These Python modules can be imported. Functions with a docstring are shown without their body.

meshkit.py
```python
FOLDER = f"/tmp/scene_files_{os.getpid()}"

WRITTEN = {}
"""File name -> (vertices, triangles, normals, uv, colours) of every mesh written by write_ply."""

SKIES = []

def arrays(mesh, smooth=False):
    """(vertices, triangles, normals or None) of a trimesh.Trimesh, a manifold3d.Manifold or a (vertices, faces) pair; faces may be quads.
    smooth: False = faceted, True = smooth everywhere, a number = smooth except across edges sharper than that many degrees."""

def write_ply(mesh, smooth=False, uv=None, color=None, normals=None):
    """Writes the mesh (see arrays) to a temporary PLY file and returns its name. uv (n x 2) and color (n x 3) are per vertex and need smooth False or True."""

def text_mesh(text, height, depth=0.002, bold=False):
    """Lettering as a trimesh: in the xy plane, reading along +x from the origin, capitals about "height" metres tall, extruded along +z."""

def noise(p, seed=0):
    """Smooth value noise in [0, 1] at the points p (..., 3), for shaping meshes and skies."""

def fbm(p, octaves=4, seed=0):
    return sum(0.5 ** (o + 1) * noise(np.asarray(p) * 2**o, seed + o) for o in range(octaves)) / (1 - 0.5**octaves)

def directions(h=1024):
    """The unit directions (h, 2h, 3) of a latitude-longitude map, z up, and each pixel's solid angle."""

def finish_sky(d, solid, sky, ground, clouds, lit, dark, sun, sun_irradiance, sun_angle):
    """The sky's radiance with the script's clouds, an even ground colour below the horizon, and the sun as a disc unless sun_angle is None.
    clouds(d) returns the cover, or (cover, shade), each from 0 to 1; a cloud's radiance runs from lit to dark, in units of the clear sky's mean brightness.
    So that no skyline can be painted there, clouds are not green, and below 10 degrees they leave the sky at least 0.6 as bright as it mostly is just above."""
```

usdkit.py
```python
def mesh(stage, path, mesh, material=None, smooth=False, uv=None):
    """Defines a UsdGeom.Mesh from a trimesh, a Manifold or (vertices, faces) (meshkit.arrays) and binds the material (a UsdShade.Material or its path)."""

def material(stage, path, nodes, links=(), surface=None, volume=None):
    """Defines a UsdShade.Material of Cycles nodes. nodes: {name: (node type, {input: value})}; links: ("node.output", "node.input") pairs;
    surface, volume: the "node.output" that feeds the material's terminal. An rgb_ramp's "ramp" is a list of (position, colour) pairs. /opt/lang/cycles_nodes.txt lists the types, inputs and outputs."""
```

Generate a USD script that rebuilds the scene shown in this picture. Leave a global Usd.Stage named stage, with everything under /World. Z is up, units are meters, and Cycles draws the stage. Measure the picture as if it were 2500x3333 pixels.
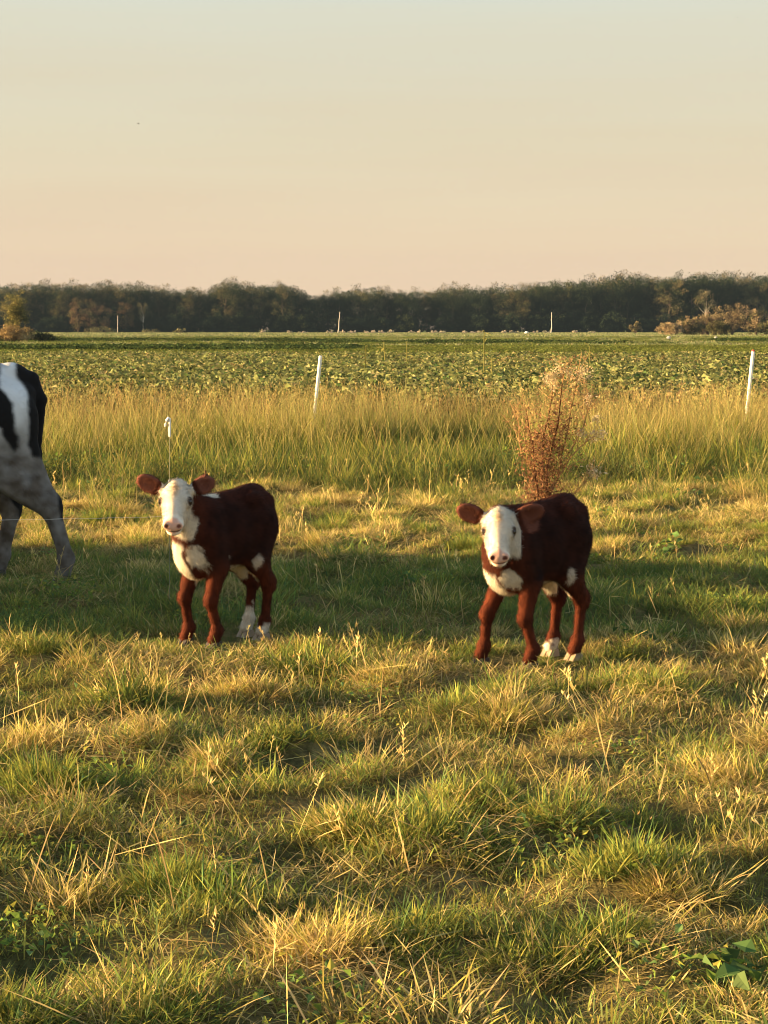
import math, random
import numpy as np, trimesh, usdkit
from meshkit import noise, fbm
from pxr import Usd, UsdGeom, UsdLux, UsdShade, Gf, Sdf, Vt

stage = Usd.Stage.CreateInMemory()
UsdGeom.SetStageUpAxis(stage, 'Z')
UsdGeom.Xform.Define(stage, '/World')

# ------------------------------------------------------------------ camera, sky, sun, exposure
EYE, FPX, HORIZON = 1.55, 6000.0, 1070.0
PITCH = math.atan((1666.5 - HORIZON) / FPX)
cam = UsdGeom.Camera.Define(stage, '/World/camera')
cam.CreateHorizontalApertureAttr(36.0)
cam.CreateFocalLengthAttr(36.0 * FPX / 2500)
cam.CreateClippingRangeAttr((0.1, 10000.0))
cam.CreateExposureAttr(2.2)
_x = UsdGeom.Xformable(cam)
_x.AddTranslateOp().Set((0, 0, EYE))
_x.AddRotateXOp().Set(90 - math.degrees(PITCH))

SUN_EL, SUN_B = math.radians(8.5), math.radians(-1.0)
SUN = np.array([-math.cos(SUN_B) * math.cos(SUN_EL), math.sin(SUN_B) * math.cos(SUN_EL), math.sin(SUN_EL)])
sky_mat = usdkit.material(stage, '/World/Looks/sky_light', {
    'sky': ('sky_texture', {'sky_type': 'single_scattering', 'sun_disc': False, 'sun_elevation': SUN_EL,
                            'sun_rotation': math.atan2(SUN[0], SUN[1]), 'aerosol_density': 0.8}),
    'dir': ('texture_coordinate', {}), 'xyz': ('separate_xyz', {}),
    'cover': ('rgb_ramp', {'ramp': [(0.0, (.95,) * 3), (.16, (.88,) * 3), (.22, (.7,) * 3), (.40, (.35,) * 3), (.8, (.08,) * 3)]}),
    'streak_map': ('mapping', {'scale': (1.6, 1.6, 26.0)}),
    'streak': ('noise_texture', {'scale': 1.7, 'detail': 3.0, 'roughness': .5}),
    'streak_amount': ('map_range', {'from_min': .3, 'from_max': .7, 'to_min': .93, 'to_max': 1.05, 'clamp': True}),
    'amount': ('math', {'math_type': 'multiply', 'use_clamp': True}),
    'veil': ('rgb_ramp', {'ramp': [(0.0, (.845, .625, .455)), (.05, (.83, .64, .455)), (.10, (.79, .66, .455)), (.14, (.775, .695, .51)), (.168, (.775, .735, .565)), (.176, (.72, .73, .62)), (.20, (.64, .69, .64)), (.3, (.70, .78, .78)), (1.0, (.66, .77, .86))]}),  # upper stops, above the frame, are raised to brighten the shade below
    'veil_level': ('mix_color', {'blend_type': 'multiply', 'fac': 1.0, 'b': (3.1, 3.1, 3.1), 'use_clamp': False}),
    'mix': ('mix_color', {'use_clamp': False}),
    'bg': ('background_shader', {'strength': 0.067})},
    [('dir.generated', 'xyz.vector'), ('xyz.z', 'cover.fac'), ('dir.generated', 'streak_map.vector'), ('streak_map.vector', 'streak.vector'),
     ('streak.fac', 'streak_amount.value'), ('cover.color', 'amount.value1'), ('streak_amount.result', 'amount.value2'),
     ('xyz.z', 'veil.fac'), ('veil.color', 'veil_level.a'),
     ('amount.value', 'mix.fac'), ('sky.color', 'mix.a'), ('veil_level.result', 'mix.b'), ('mix.result', 'bg.color')], surface='bg.background')
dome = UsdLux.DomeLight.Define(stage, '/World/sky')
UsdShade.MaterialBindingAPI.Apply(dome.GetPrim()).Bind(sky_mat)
dome.GetPrim().SetCustomDataByKey('kind', 'structure')
sun = UsdLux.DistantLight.Define(stage, '/World/sun')
sun.CreateIntensityAttr(1.25); sun.CreateAngleAttr(0.5); sun.CreateNormalizeAttr(True); sun.CreateColorAttr(Gf.Vec3f(1.0, .68, .33))
_z = SUN; _xx = np.cross([0, 0, 1], _z); _xx /= np.linalg.norm(_xx); _yy = np.cross(_z, _xx)
_m = np.eye(4); _m[0, :3] = _xx; _m[1, :3] = _yy; _m[2, :3] = _z
UsdGeom.Xformable(sun).AddTransformOp().Set(Gf.Matrix4d(*_m.ravel().tolist()))

# ------------------------------------------------------------------ helpers
def lin(r, g, b):
    c = np.array([r, g, b]) / 255.0
    return np.where(c < .04045, c / 12.92, ((c + .055) / 1.055) ** 2.4)

def ray(px, py):
    """Direction through a pixel of the 2500 x 3333 photograph, with y component 1."""
    a, b = (px - 1250) / FPX, (1666.5 - py) / FPX
    c, s = math.cos(PITCH), math.sin(PITCH)
    d = np.array([a, c + b * s, -s + b * c])
    return d / d[1]

def at(px, py, depth):
    return np.array([0, 0, EYE]) + ray(px, py) * depth

def on_ground(px, py):
    d = ray(px, py)
    return np.array([0, 0, EYE]) + d * (EYE / -d[2])

_used = {}
def numbered(path):
    n = _used.get(path, 0); _used[path] = n + 1
    return path if n == 0 else f'{path}_{n:03d}'

def tag(prim, label=None, category=None, group=None, kind=None):
    for k, v in (('label', label), ('category', category), ('group', group), ('kind', kind)):
        if v:
            prim.SetCustomDataByKey(k, v)
    return prim

def thing(name, label, category, loc=(0, 0, 0), rotz=0.0, group=None, scale=None):
    x = UsdGeom.Xform.Define(stage, numbered('/World/' + name))
    x.AddTranslateOp().Set(tuple(float(v) for v in loc)); x.AddRotateZOp().Set(math.degrees(rotz))
    if scale is not None:
        x.AddScaleOp().Set(tuple(float(v) for v in np.broadcast_to(scale, 3)))
    tag(x.GetPrim(), label, category, group)
    return str(x.GetPath())

def put(parent, name, m, mat, smooth=False, col=None):
    """One Mesh prim under parent; m is a trimesh or (v, f); col gives one linear colour per vertex."""
    path = numbered(f'{parent}/{name}')
    g = usdkit.mesh(stage, path, m, mat, smooth=smooth)
    if col is not None:
        UsdGeom.PrimvarsAPI(g).CreatePrimvar('tint', Sdf.ValueTypeNames.Color3fArray, 'vertex').Set(Vt.Vec3fArray.FromNumpy(np.asarray(col, np.float32)))
    return g.GetPrim()

def copy_of(source, name, label, category, loc, rotz=0.0, group=None, scale=None):
    p = thing(name, label, category, loc, rotz, group, scale)
    prim = stage.GetPrimAtPath(p)
    prim.GetReferences().AddInternalReference(source)
    prim.SetInstanceable(True)
    return p

def klass(name):
    p = f'/World/Looks/Kinds/{name}' if False else f'/Kinds/{name}'
    if not stage.GetPrimAtPath('/Kinds'):
        stage.CreateClassPrim('/Kinds')
    UsdGeom.Xform.Define(stage, p)
    return p

def scatter(name, protos, which, pos, yaw, scale, tilt=None, label=None, slope=None):
    """A PointInstancer of uncountable growth. protos: list of (mesh, colours, material)."""
    pi = UsdGeom.PointInstancer.Define(stage, '/World/' + name)
    UsdGeom.Scope.Define(stage, f'/World/{name}/kinds')
    rel = pi.CreatePrototypesRel()
    for m, c, mat in protos:
        g = put(f'/World/{name}/kinds', 'tuft', m, mat, col=c)
        rel.AddTarget(g.GetPath())
    n = len(pos)
    pi.CreateProtoIndicesAttr(Vt.IntArray.FromNumpy(np.asarray(which, np.int32)))
    pi.CreatePositionsAttr(Vt.Vec3fArray.FromNumpy(np.asarray(pos, np.float32)))
    half = np.asarray(yaw) / 2
    q = np.zeros((n, 4)); q[:, 3] = np.cos(half); q[:, 2] = np.sin(half)
    if tilt is not None:                                    # small lean about x then yaw
        t = np.asarray(tilt) / 2
        q = np.stack([np.sin(t) * np.cos(half), np.sin(t) * np.sin(half), np.cos(t) * np.sin(half), np.cos(t) * np.cos(half)], 1)
    if slope is not None:                                   # slope rotation after the tuft's own
        a, b = slope, q
        q = np.stack([a[:, 3] * b[:, 0] + a[:, 0] * b[:, 3] + a[:, 1] * b[:, 2] - a[:, 2] * b[:, 1], a[:, 3] * b[:, 1] - a[:, 0] * b[:, 2] + a[:, 1] * b[:, 3] + a[:, 2] * b[:, 0],
                      a[:, 3] * b[:, 2] + a[:, 0] * b[:, 1] - a[:, 1] * b[:, 0] + a[:, 2] * b[:, 3], a[:, 3] * b[:, 3] - a[:, 0] * b[:, 0] - a[:, 1] * b[:, 1] - a[:, 2] * b[:, 2]], 1)
    pi.CreateOrientationsAttr(Vt.QuathArray([Gf.Quath(float(w), float(x), float(y), float(z)) for x, y, z, w in q]))
    s = np.asarray(scale, float)
    s = np.repeat(s[:, None], 3, 1) if s.ndim == 1 else s
    pi.CreateScalesAttr(Vt.Vec3fArray.FromNumpy(s.astype(np.float32)))
    tag(pi.GetPrim(), label, None, None, 'stuff')
    return pi

def tube(points, radii, sides=6):
    p = np.asarray(points, float); n = len(p)
    t = np.gradient(p, axis=0); t /= np.linalg.norm(t, axis=1, keepdims=True) + 1e-12
    ref = np.where(np.abs(t[:, 2:]) < .9, [[0, 0, 1.]], [[1., 0, 0]])
    a = np.cross(t, ref); a /= np.linalg.norm(a, axis=1, keepdims=True) + 1e-12
    b = np.cross(t, a)
    ang = np.arange(sides) * 2 * np.pi / sides
    v = p[:, None] + np.broadcast_to(radii, (n,))[:, None, None] * (np.cos(ang)[None, :, None] * a[:, None] + np.sin(ang)[None, :, None] * b[:, None])
    i, j = np.meshgrid(np.arange(n - 1), np.arange(sides), indexing='ij')
    quad = np.stack([i * sides + j, i * sides + (j + 1) % sides, (i + 1) * sides + (j + 1) % sides, (i + 1) * sides + j], -1).reshape(-1, 4)
    f = [quad[:, [0, 1, 2]], quad[:, [0, 2, 3]]]
    f.append(np.array([[0, k + 1, k] for k in range(1, sides - 1)]))
    e = (n - 1) * sides
    f.append(np.array([[e, e + k, e + k + 1] for k in range(1, sides - 1)]))
    return trimesh.Trimesh(v.reshape(-1, 3), np.vstack(f), process=False)

def join(parts):
    return trimesh.util.concatenate(parts)

# ------------------------------------------------------------------ materials
LOOKS = '/World/Looks/'
def leaf_mat(name, gain=1.0, through=.35, spread=.35):
    """Foliage: the mesh's own tint, varied from copy to copy, part of the light passing through."""
    return usdkit.material(stage, LOOKS + name, {
        'tint': ('attribute', {'attribute': 'tint'}), 'obj': ('object_info', {}),
        'vary': ('map_range', {'from_min': 0., 'from_max': 1., 'to_min': gain * (1 - spread), 'to_max': gain * (1 + spread)}),
        'lvl': ('combine_xyz', {}), 'col': ('mix_color', {'blend_type': 'multiply', 'fac': 1.0, 'use_clamp': False}),
        'd': ('diffuse_bsdf', {}), 't': ('translucent_bsdf', {}), 'm': ('mix_closure', {'fac': through})},
        [('tint.color', 'col.a'), ('obj.random', 'vary.value'), ('vary.result', 'lvl.x'), ('vary.result', 'lvl.y'), ('vary.result', 'lvl.z'), ('lvl.vector', 'col.b'),
         ('col.result', 'd.color'), ('col.result', 't.color'), ('d.BSDF', 'm.closure1'), ('t.BSDF', 'm.closure2')], surface='m.closure')

M_grass = leaf_mat('grass_blades', 1.38, .34)
M_tall = leaf_mat('tall_grass_blades', 1.15, .36)
M_crop = leaf_mat('crop_leaves', 1.1, .30)
M_field = leaf_mat('field_growth_leaves', 1.0, .25)
M_crown = leaf_mat('tree_leaves', 1.0, .15, spread=.25)
M_weed = leaf_mat('dead_weed_leaves', 1.0, .35, spread=.1)

def tint_mat(name, rough=.75, spec=.15, sheen=0.0, bumpscale=None, bump=.2, dist=.004):
    nodes = {'tint': ('attribute', {'attribute': 'tint'}),
             'p': ('principled_bsdf', {'roughness': rough, 'specular_ior_level': spec, 'sheen_weight': sheen, 'sheen_roughness': .5})}
    links = [('tint.color', 'p.base_color')]
    if bumpscale:
        nodes.update({'tc': ('texture_coordinate', {}), 'n': ('noise_texture', {'scale': bumpscale, 'detail': 4.0}), 'b': ('bump', {'strength': bump, 'distance': dist})})
        links += [('tc.object', 'n.vector'), ('n.fac', 'b.height'), ('b.normal', 'p.normal')]
    return usdkit.material(stage, LOOKS + name, nodes, links, surface='p.BSDF')

M_hide = tint_mat('animal_hide', .85, .08, .03, 60, .35, .004)
M_hair = tint_mat('animal_hair', .8, .08)
M_hoof = tint_mat('hoof_horn', .55, .35, 0, 120, .2, .001)
M_bark = tint_mat('bark', .9, .1)

def plain_mat(name, col, rough=.5, spec=.4, var=.15, scale=30, bump=.1):
    c = np.array(col, float)
    return usdkit.material(stage, LOOKS + name, {
        'tc': ('texture_coordinate', {}), 'n': ('noise_texture', {'scale': scale, 'detail': 5.0}),
        'r': ('rgb_ramp', {'ramp': [(.3, tuple(c * (1 - var))), (.7, tuple(np.minimum(c * (1 + var), .95)))]}),
        'b': ('bump', {'strength': bump, 'distance': .002}),
        'p': ('principled_bsdf', {'roughness': rough, 'specular_ior_level': spec})},
        [('tc.object', 'n.vector'), ('n.fac', 'r.fac'), ('r.color', 'p.base_color'), ('n.fac', 'b.height'), ('b.normal', 'p.normal')], surface='p.BSDF')

M_eye = plain_mat('eye', (.012, .008, .006), .08, .6, .1, 50, 0)
M_post = plain_mat('white_plastic', (.78, .76, .70), .45, .4, .06, 40, .05)
M_red = plain_mat('red_cap', (.45, .05, .03), .5, .4)
M_rod = plain_mat('fibreglass_rod', (.20, .20, .13), .6, .2)
M_wire = plain_mat('fence_wire', (.75, .73, .68), .4, .4)
M_pole = plain_mat('bleached_wood', (.46, .42, .36), .8, .2, .15, 3, .2)
M_bird = plain_mat('feathers', (.05, .045, .04), .8, .1)

# ------------------------------------------------------------------ ground
rng = np.random.default_rng(7)
FEET = [(-.95, 8.9), (-.75, 8.95), (-.6, 9.2), (-.7, 9.3), (.45, 8.5), (.6, 8.5), (.8, 8.6), (.9, 8.7), (-1.95, 11.3), (-2.3, 11.3)]
def ground_z(x, y):
    x, y = np.asarray(x, float), np.asarray(y, float)
    p = np.stack([x, y, np.zeros_like(x)], -1)
    near = np.clip((27 - y) / 6, 0, 1)
    z = (fbm(p * 1.1 + 3, 3, 5) - .5) * .055 + (fbm(p * 3.4 + 9, 3, 6) - .5) * .135
    for fx, fy in FEET:                                     # level where the animals have trodden
        d = np.clip((np.hypot(x - fx, y - fy) - .12) / .35, 0, 1)
        near = near * (d * d * (3 - 2 * d))
    return z * near

def ground_lean(x, y, e=.07):
    """Rotation (x, y, z, w) that stands a tuft square on the slope."""
    gx_ = (ground_z(x + e, y) - ground_z(x - e, y)) / (2 * e); gy_ = (ground_z(x, y + e) - ground_z(x, y - e)) / (2 * e)
    t = np.arctan(np.hypot(gx_, gy_)); h = np.hypot(gx_, gy_) + 1e-9
    return np.stack([gy_ / h * np.sin(t / 2), -gx_ / h * np.sin(t / 2), 0 * t, np.cos(t / 2)], 1)

def spaced(lo, hi, step, far, grow=1.12):
    core = list(np.arange(lo, hi, step)); s = step
    while core[-1] < far:
        s *= grow; core.append(core[-1] + s)
    return core
xs = spaced(0, 6.5, .05, 1200); xs = np.array([-v for v in xs[:0:-1]] + xs)
ys_f = spaced(2.5, 26, .055, 2600); ys_b = [2.5 - v for v in spaced(.2, .4, .2, 400, 1.5)]
ys = np.array(ys_b[::-1] + ys_f)
gx, gy = np.meshgrid(xs, ys, indexing='xy')
gv = np.stack([gx, gy, ground_z(gx, gy)], -1).reshape(-1, 3)
nx = len(xs); i, j = np.meshgrid(np.arange(len(ys) - 1), np.arange(nx - 1), indexing='ij')
gf = np.stack([i * nx + j, i * nx + j + 1, (i + 1) * nx + j + 1, (i + 1) * nx + j], -1).reshape(-1, 4)
M_ground = usdkit.material(stage, LOOKS + 'soil_and_thatch', {
    'geo': ('geometry', {}), 'n1': ('noise_texture', {'scale': 1.6, 'detail': 6.0, 'roughness': .6}), 'n2': ('noise_texture', {'scale': 38.0, 'detail': 4.0, 'roughness': .7}),
    'r1': ('rgb_ramp', {'ramp': [(.3, (.10, .095, .036)), (.48, (.16, .135, .055)), (.6, (.22, .17, .075)), (.75, (.13, .115, .045))]}),
    'r2': ('rgb_ramp', {'ramp': [(.3, (.45, .45, .45)), (.65, (1.15, 1.12, 1.05))]}),
    'near': ('mix_color', {'blend_type': 'multiply', 'fac': 1.0}),
    'fmap': ('mapping', {'scale': (.03, .16, .16)}), 'n3': ('noise_texture', {'scale': 1.0, 'detail': 5.0, 'roughness': .65}),
    'r3': ('rgb_ramp', {'ramp': [(.3, (.10, .14, .045)), (.5, (.16, .19, .075)), (.7, (.24, .24, .12))]}),
    'sep': ('separate_xyz', {}), 'far': ('map_range', {'from_min': 60., 'from_max': 150., 'to_min': 0., 'to_max': 1., 'clamp': True}),
    'mix': ('mix_color', {}), 'b': ('bump', {'strength': .6, 'distance': .02}), 'd': ('diffuse_bsdf', {})},
    [('geo.position', 'n1.vector'), ('geo.position', 'n2.vector'), ('n1.fac', 'r1.fac'), ('n2.fac', 'r2.fac'), ('r1.color', 'near.a'), ('r2.color', 'near.b'),
     ('geo.position', 'fmap.vector'), ('fmap.vector', 'n3.vector'), ('n3.fac', 'r3.fac'), ('geo.position', 'sep.vector'), ('sep.y', 'far.value'),
     ('far.result', 'mix.fac'), ('near.result', 'mix.a'), ('r3.color', 'mix.b'), ('mix.result', 'd.color'), ('n2.fac', 'b.height'), ('b.normal', 'd.normal')], surface='d.BSDF')
tag(put('/World', 'ground', (gv, gf), M_ground, smooth=True), kind='structure')

# ------------------------------------------------------------------ animals: one smooth surface from blended bones
class Field:
    """A signed distance on a grid, filled bone by bone with a smooth union, meshed by surface nets."""
    def __init__(self, lo, hi, step):
        self.lo, self.h = np.array(lo, float), step
        self.n = np.ceil((np.array(hi) - lo) / step).astype(int) + 1
        self.F = np.full(self.n, 1.0, np.float32)

    def _box(self, lo, hi):
        a = np.clip(np.floor((lo - self.lo) / self.h).astype(int), 0, self.n - 1)
        b = np.clip(np.ceil((hi - self.lo) / self.h).astype(int) + 1, 1, self.n)
        ax = [self.lo[k] + np.arange(a[k], b[k]) * self.h for k in range(3)]
        return tuple(slice(a[k], b[k]) for k in range(3)), np.stack(np.meshgrid(*ax, indexing='ij'), -1)

    def _blend(self, sl, d, k, cut):
        cur = self.F[sl]
        if cut:
            d = -d
            hh = np.clip(.5 - .5 * (cur - d) / k, 0, 1)
            self.F[sl] = cur * (1 - hh) + d * hh + k * hh * (1 - hh)
        else:
            hh = np.clip(.5 + .5 * (cur - d) / k, 0, 1)
            self.F[sl] = cur * (1 - hh) + d * hh - k * hh * (1 - hh)

    def bone(self, a, b, ra, rb, k=.03, flat=None, cut=False):
        """flat: (unit axis, factor): how wide the bone is along that axis, 1 = round."""
        a, b = np.array(a, float), np.array(b, float)
        m = max(ra, rb) * (max(1, flat[1]) if flat else 1) + k + 2 * self.h
        sl, P = self._box(np.minimum(a, b) - m, np.maximum(a, b) + m)
        ab = b - a
        t = np.clip(((P - a) @ ab) / (ab @ ab + 1e-12), 0, 1)
        q = P - a - t[..., None] * ab
        if flat:
            n = np.array(flat[0], float); n /= np.linalg.norm(n)
            c = q @ n
            q = q + (c * (1 / flat[1] - 1))[..., None] * n
        self._blend(sl, np.linalg.norm(q, axis=-1) - (ra + (rb - ra) * t), k, cut)

    def egg(self, c, r, k=.03, R=None, cut=False):
        """Ellipsoid with radii r along the rows of R."""
        c, r = np.array(c, float), np.array(r, float)
        m = r.max() + k + 2 * self.h
        sl, P = self._box(c - m, c + m)
        q = P - c
        if R is not None:
            q = q @ np.array(R, float).T
        k0, k1 = np.linalg.norm(q / r, axis=-1), np.linalg.norm(q / r ** 2, axis=-1)
        self._blend(sl, k0 * (k0 - 1) / np.maximum(k1, 1e-6), k, cut)

    def mesh(self):
        F = self.F; n = self.n
        inside = F < 0
        cnt = np.zeros(n - 1, np.int8); acc = np.zeros((*(n - 1), 3), np.float32); hits = np.zeros(n - 1, np.float32)
        corner = {}
        for c in np.ndindex(2, 2, 2):
            s = tuple(slice(c[k], n[k] - 1 + c[k]) for k in range(3))
            corner[c] = (F[s], inside[s]); cnt += inside[s]
        active = (cnt > 0) & (cnt < 8)
        for c in np.ndindex(2, 2, 2):
            for ax in range(3):
                if c[ax]:
                    continue
                e = list(c); e[ax] = 1; e = tuple(e)
                f0, i0 = corner[c]; f1, i1 = corner[e]
                x = active & (i0 != i1)
                t = np.where(x, f0 / np.where(x, f0 - f1, 1), 0)
                for k in range(3):
                    acc[..., k] += np.where(x, t if k == ax else c[k], 0)
                hits += x
        idx = np.full(n - 1, -1, np.int64); idx[active] = np.arange(active.sum())
        cells = np.argwhere(active)
        v = self.lo + (cells + acc[active] / hits[active][:, None]) * self.h
        faces = []
        for ax in range(3):
            u, w = (ax + 1) % 3, (ax + 2) % 3
            s0 = [slice(1, n[k] - 1) for k in range(3)]; s1 = list(s0)
            s0[ax] = slice(0, n[ax] - 1); s1[ax] = slice(1, n[ax])
            a, b = inside[tuple(s0)], inside[tuple(s1)]
            off = np.array([0 if k == ax else 1 for k in range(3)])
            for first in (True, False):
                g = np.argwhere((a & ~b) if first else (~a & b)) + off
                if not len(g):
                    continue
                q = []
                for du, dw in ((0, 0), (1, 0), (1, 1), (0, 1)):
                    c = g.copy(); c[:, u] -= 1 - du; c[:, w] -= 1 - dw
                    q.append(idx[c[:, 0], c[:, 1], c[:, 2]])
                q = np.stack(q, 1)
                faces.append(q if first else q[:, ::-1])
        q = np.vstack(faces)
        m = trimesh.Trimesh(v, np.vstack([q[:, [0, 1, 2]], q[:, [0, 2, 3]]]), process=False)
        trimesh.smoothing.filter_taubin(m, lamb=.5, nu=.53, iterations=6)
        return m

def hair_mesh(m, cols, n, length, width, flow, seed, lift=.35, where=None, shade=.3):
    """Short hairs standing on the surface m, each a thin triangle that carries the coat's own colour."""
    r = np.random.default_rng(seed)
    tri, fn = m.triangles, m.face_normals
    area = m.area_faces * (1 if where is None else where(m.triangles_center))
    f = r.choice(len(area), n, p=area / area.sum())
    w = r.dirichlet((1, 1, 1), n)
    p = (tri[f] * w[:, :, None]).sum(1)
    c = (cols[m.faces[f]] * w[:, :, None]).sum(1)
    nn = fn[f]
    d = flow(p) + r.normal(0, .35, (n, 3))
    d = d - (d * nn).sum(1, keepdims=True) * nn
    d /= np.linalg.norm(d, axis=1, keepdims=True) + 1e-9
    d = d * (1 - lift) + nn * lift * r.uniform(.4, 1.6, (n, 1))
    d /= np.linalg.norm(d, axis=1, keepdims=True)
    side = np.cross(d, nn + r.normal(0, .4, (n, 3))); side /= np.linalg.norm(side, axis=1, keepdims=True) + 1e-9
    L = length * r.uniform(.55, 1.3, (n, 1)); W = width * r.uniform(.7, 1.3, (n, 1))
    base = p - nn * .002
    v = np.stack([base - side * W / 2, base + side * W / 2, base + d * L], 1).reshape(-1, 3)
    cc = np.repeat((c * r.uniform(1 - shade, 1 + shade, (n, 1)))[:, None], 3, 1).reshape(-1, 3)
    hn = nn + .45 * d + r.normal(0, .18, (n, 3)); hn /= np.linalg.norm(hn, axis=1, keepdims=True)
    return (v, np.arange(3 * n).reshape(-1, 3)), cc, np.repeat(hn[:, None], 3, 1).reshape(-1, 3)

def put_hair(root, v, f, n, col):
    """The coat: every hair is shaded with the direction of the skin it lies on."""
    p = put(root, 'coat', (v, f), M_hair, col=col)
    g = UsdGeom.Mesh(p); g.CreateNormalsAttr(Vt.Vec3fArray.FromNumpy(n.astype(np.float32))); g.SetNormalsInterpolation('vertex')

def smoothstep(a, b, x):
    t = np.clip((x - a) / (b - a), 0, 1)
    return t * t * (3 - 2 * t)

WHITE, BROWN, PINK = np.array([.72, .645, .525]), np.array([.088, .0215, .0095]), np.array([.54, .25, .19])
DARK = np.array([.026, .0085, .0055])  # brown with the shade of the calf flank put into it; ears use it too
BLACK = np.array([.012, .011, .011])

def hoof_pair(parent, foot, toe_dir, size, dark):
    """Two claws side by side under the foot joint."""
    toe = np.array([toe_dir[0], toe_dir[1], 0.]); toe /= np.linalg.norm(toe); side = np.array([-toe[1], toe[0], 0])
    parts = []
    for s in (-1, 1):
        prof = np.array([[-.9, .0], [1.25, .0], [.55, .95], [-.75, 1.0]]) * size
        v = []
        for w in (-.42, .42):
            for k, (px_, pz_) in enumerate(prof):
                v.append(toe * px_ + side * (s * .5 * size + w * size * (1 if k < 2 else .85)) + np.array([0, 0, pz_]))
        parts.append(trimesh.Trimesh(v, [[0, 1, 2], [0, 2, 3], [4, 6, 5], [4, 7, 6], [0, 4, 5], [0, 5, 1], [1, 5, 6], [1, 6, 2], [2, 6, 7], [2, 7, 3], [3, 7, 4], [3, 4, 0]]).convex_hull)
    h = join(parts); h.apply_translation(foot)
    put(parent, 'hoof', h, M_hoof, col=np.tile(dark, (len(h.vertices), 1)))

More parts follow.
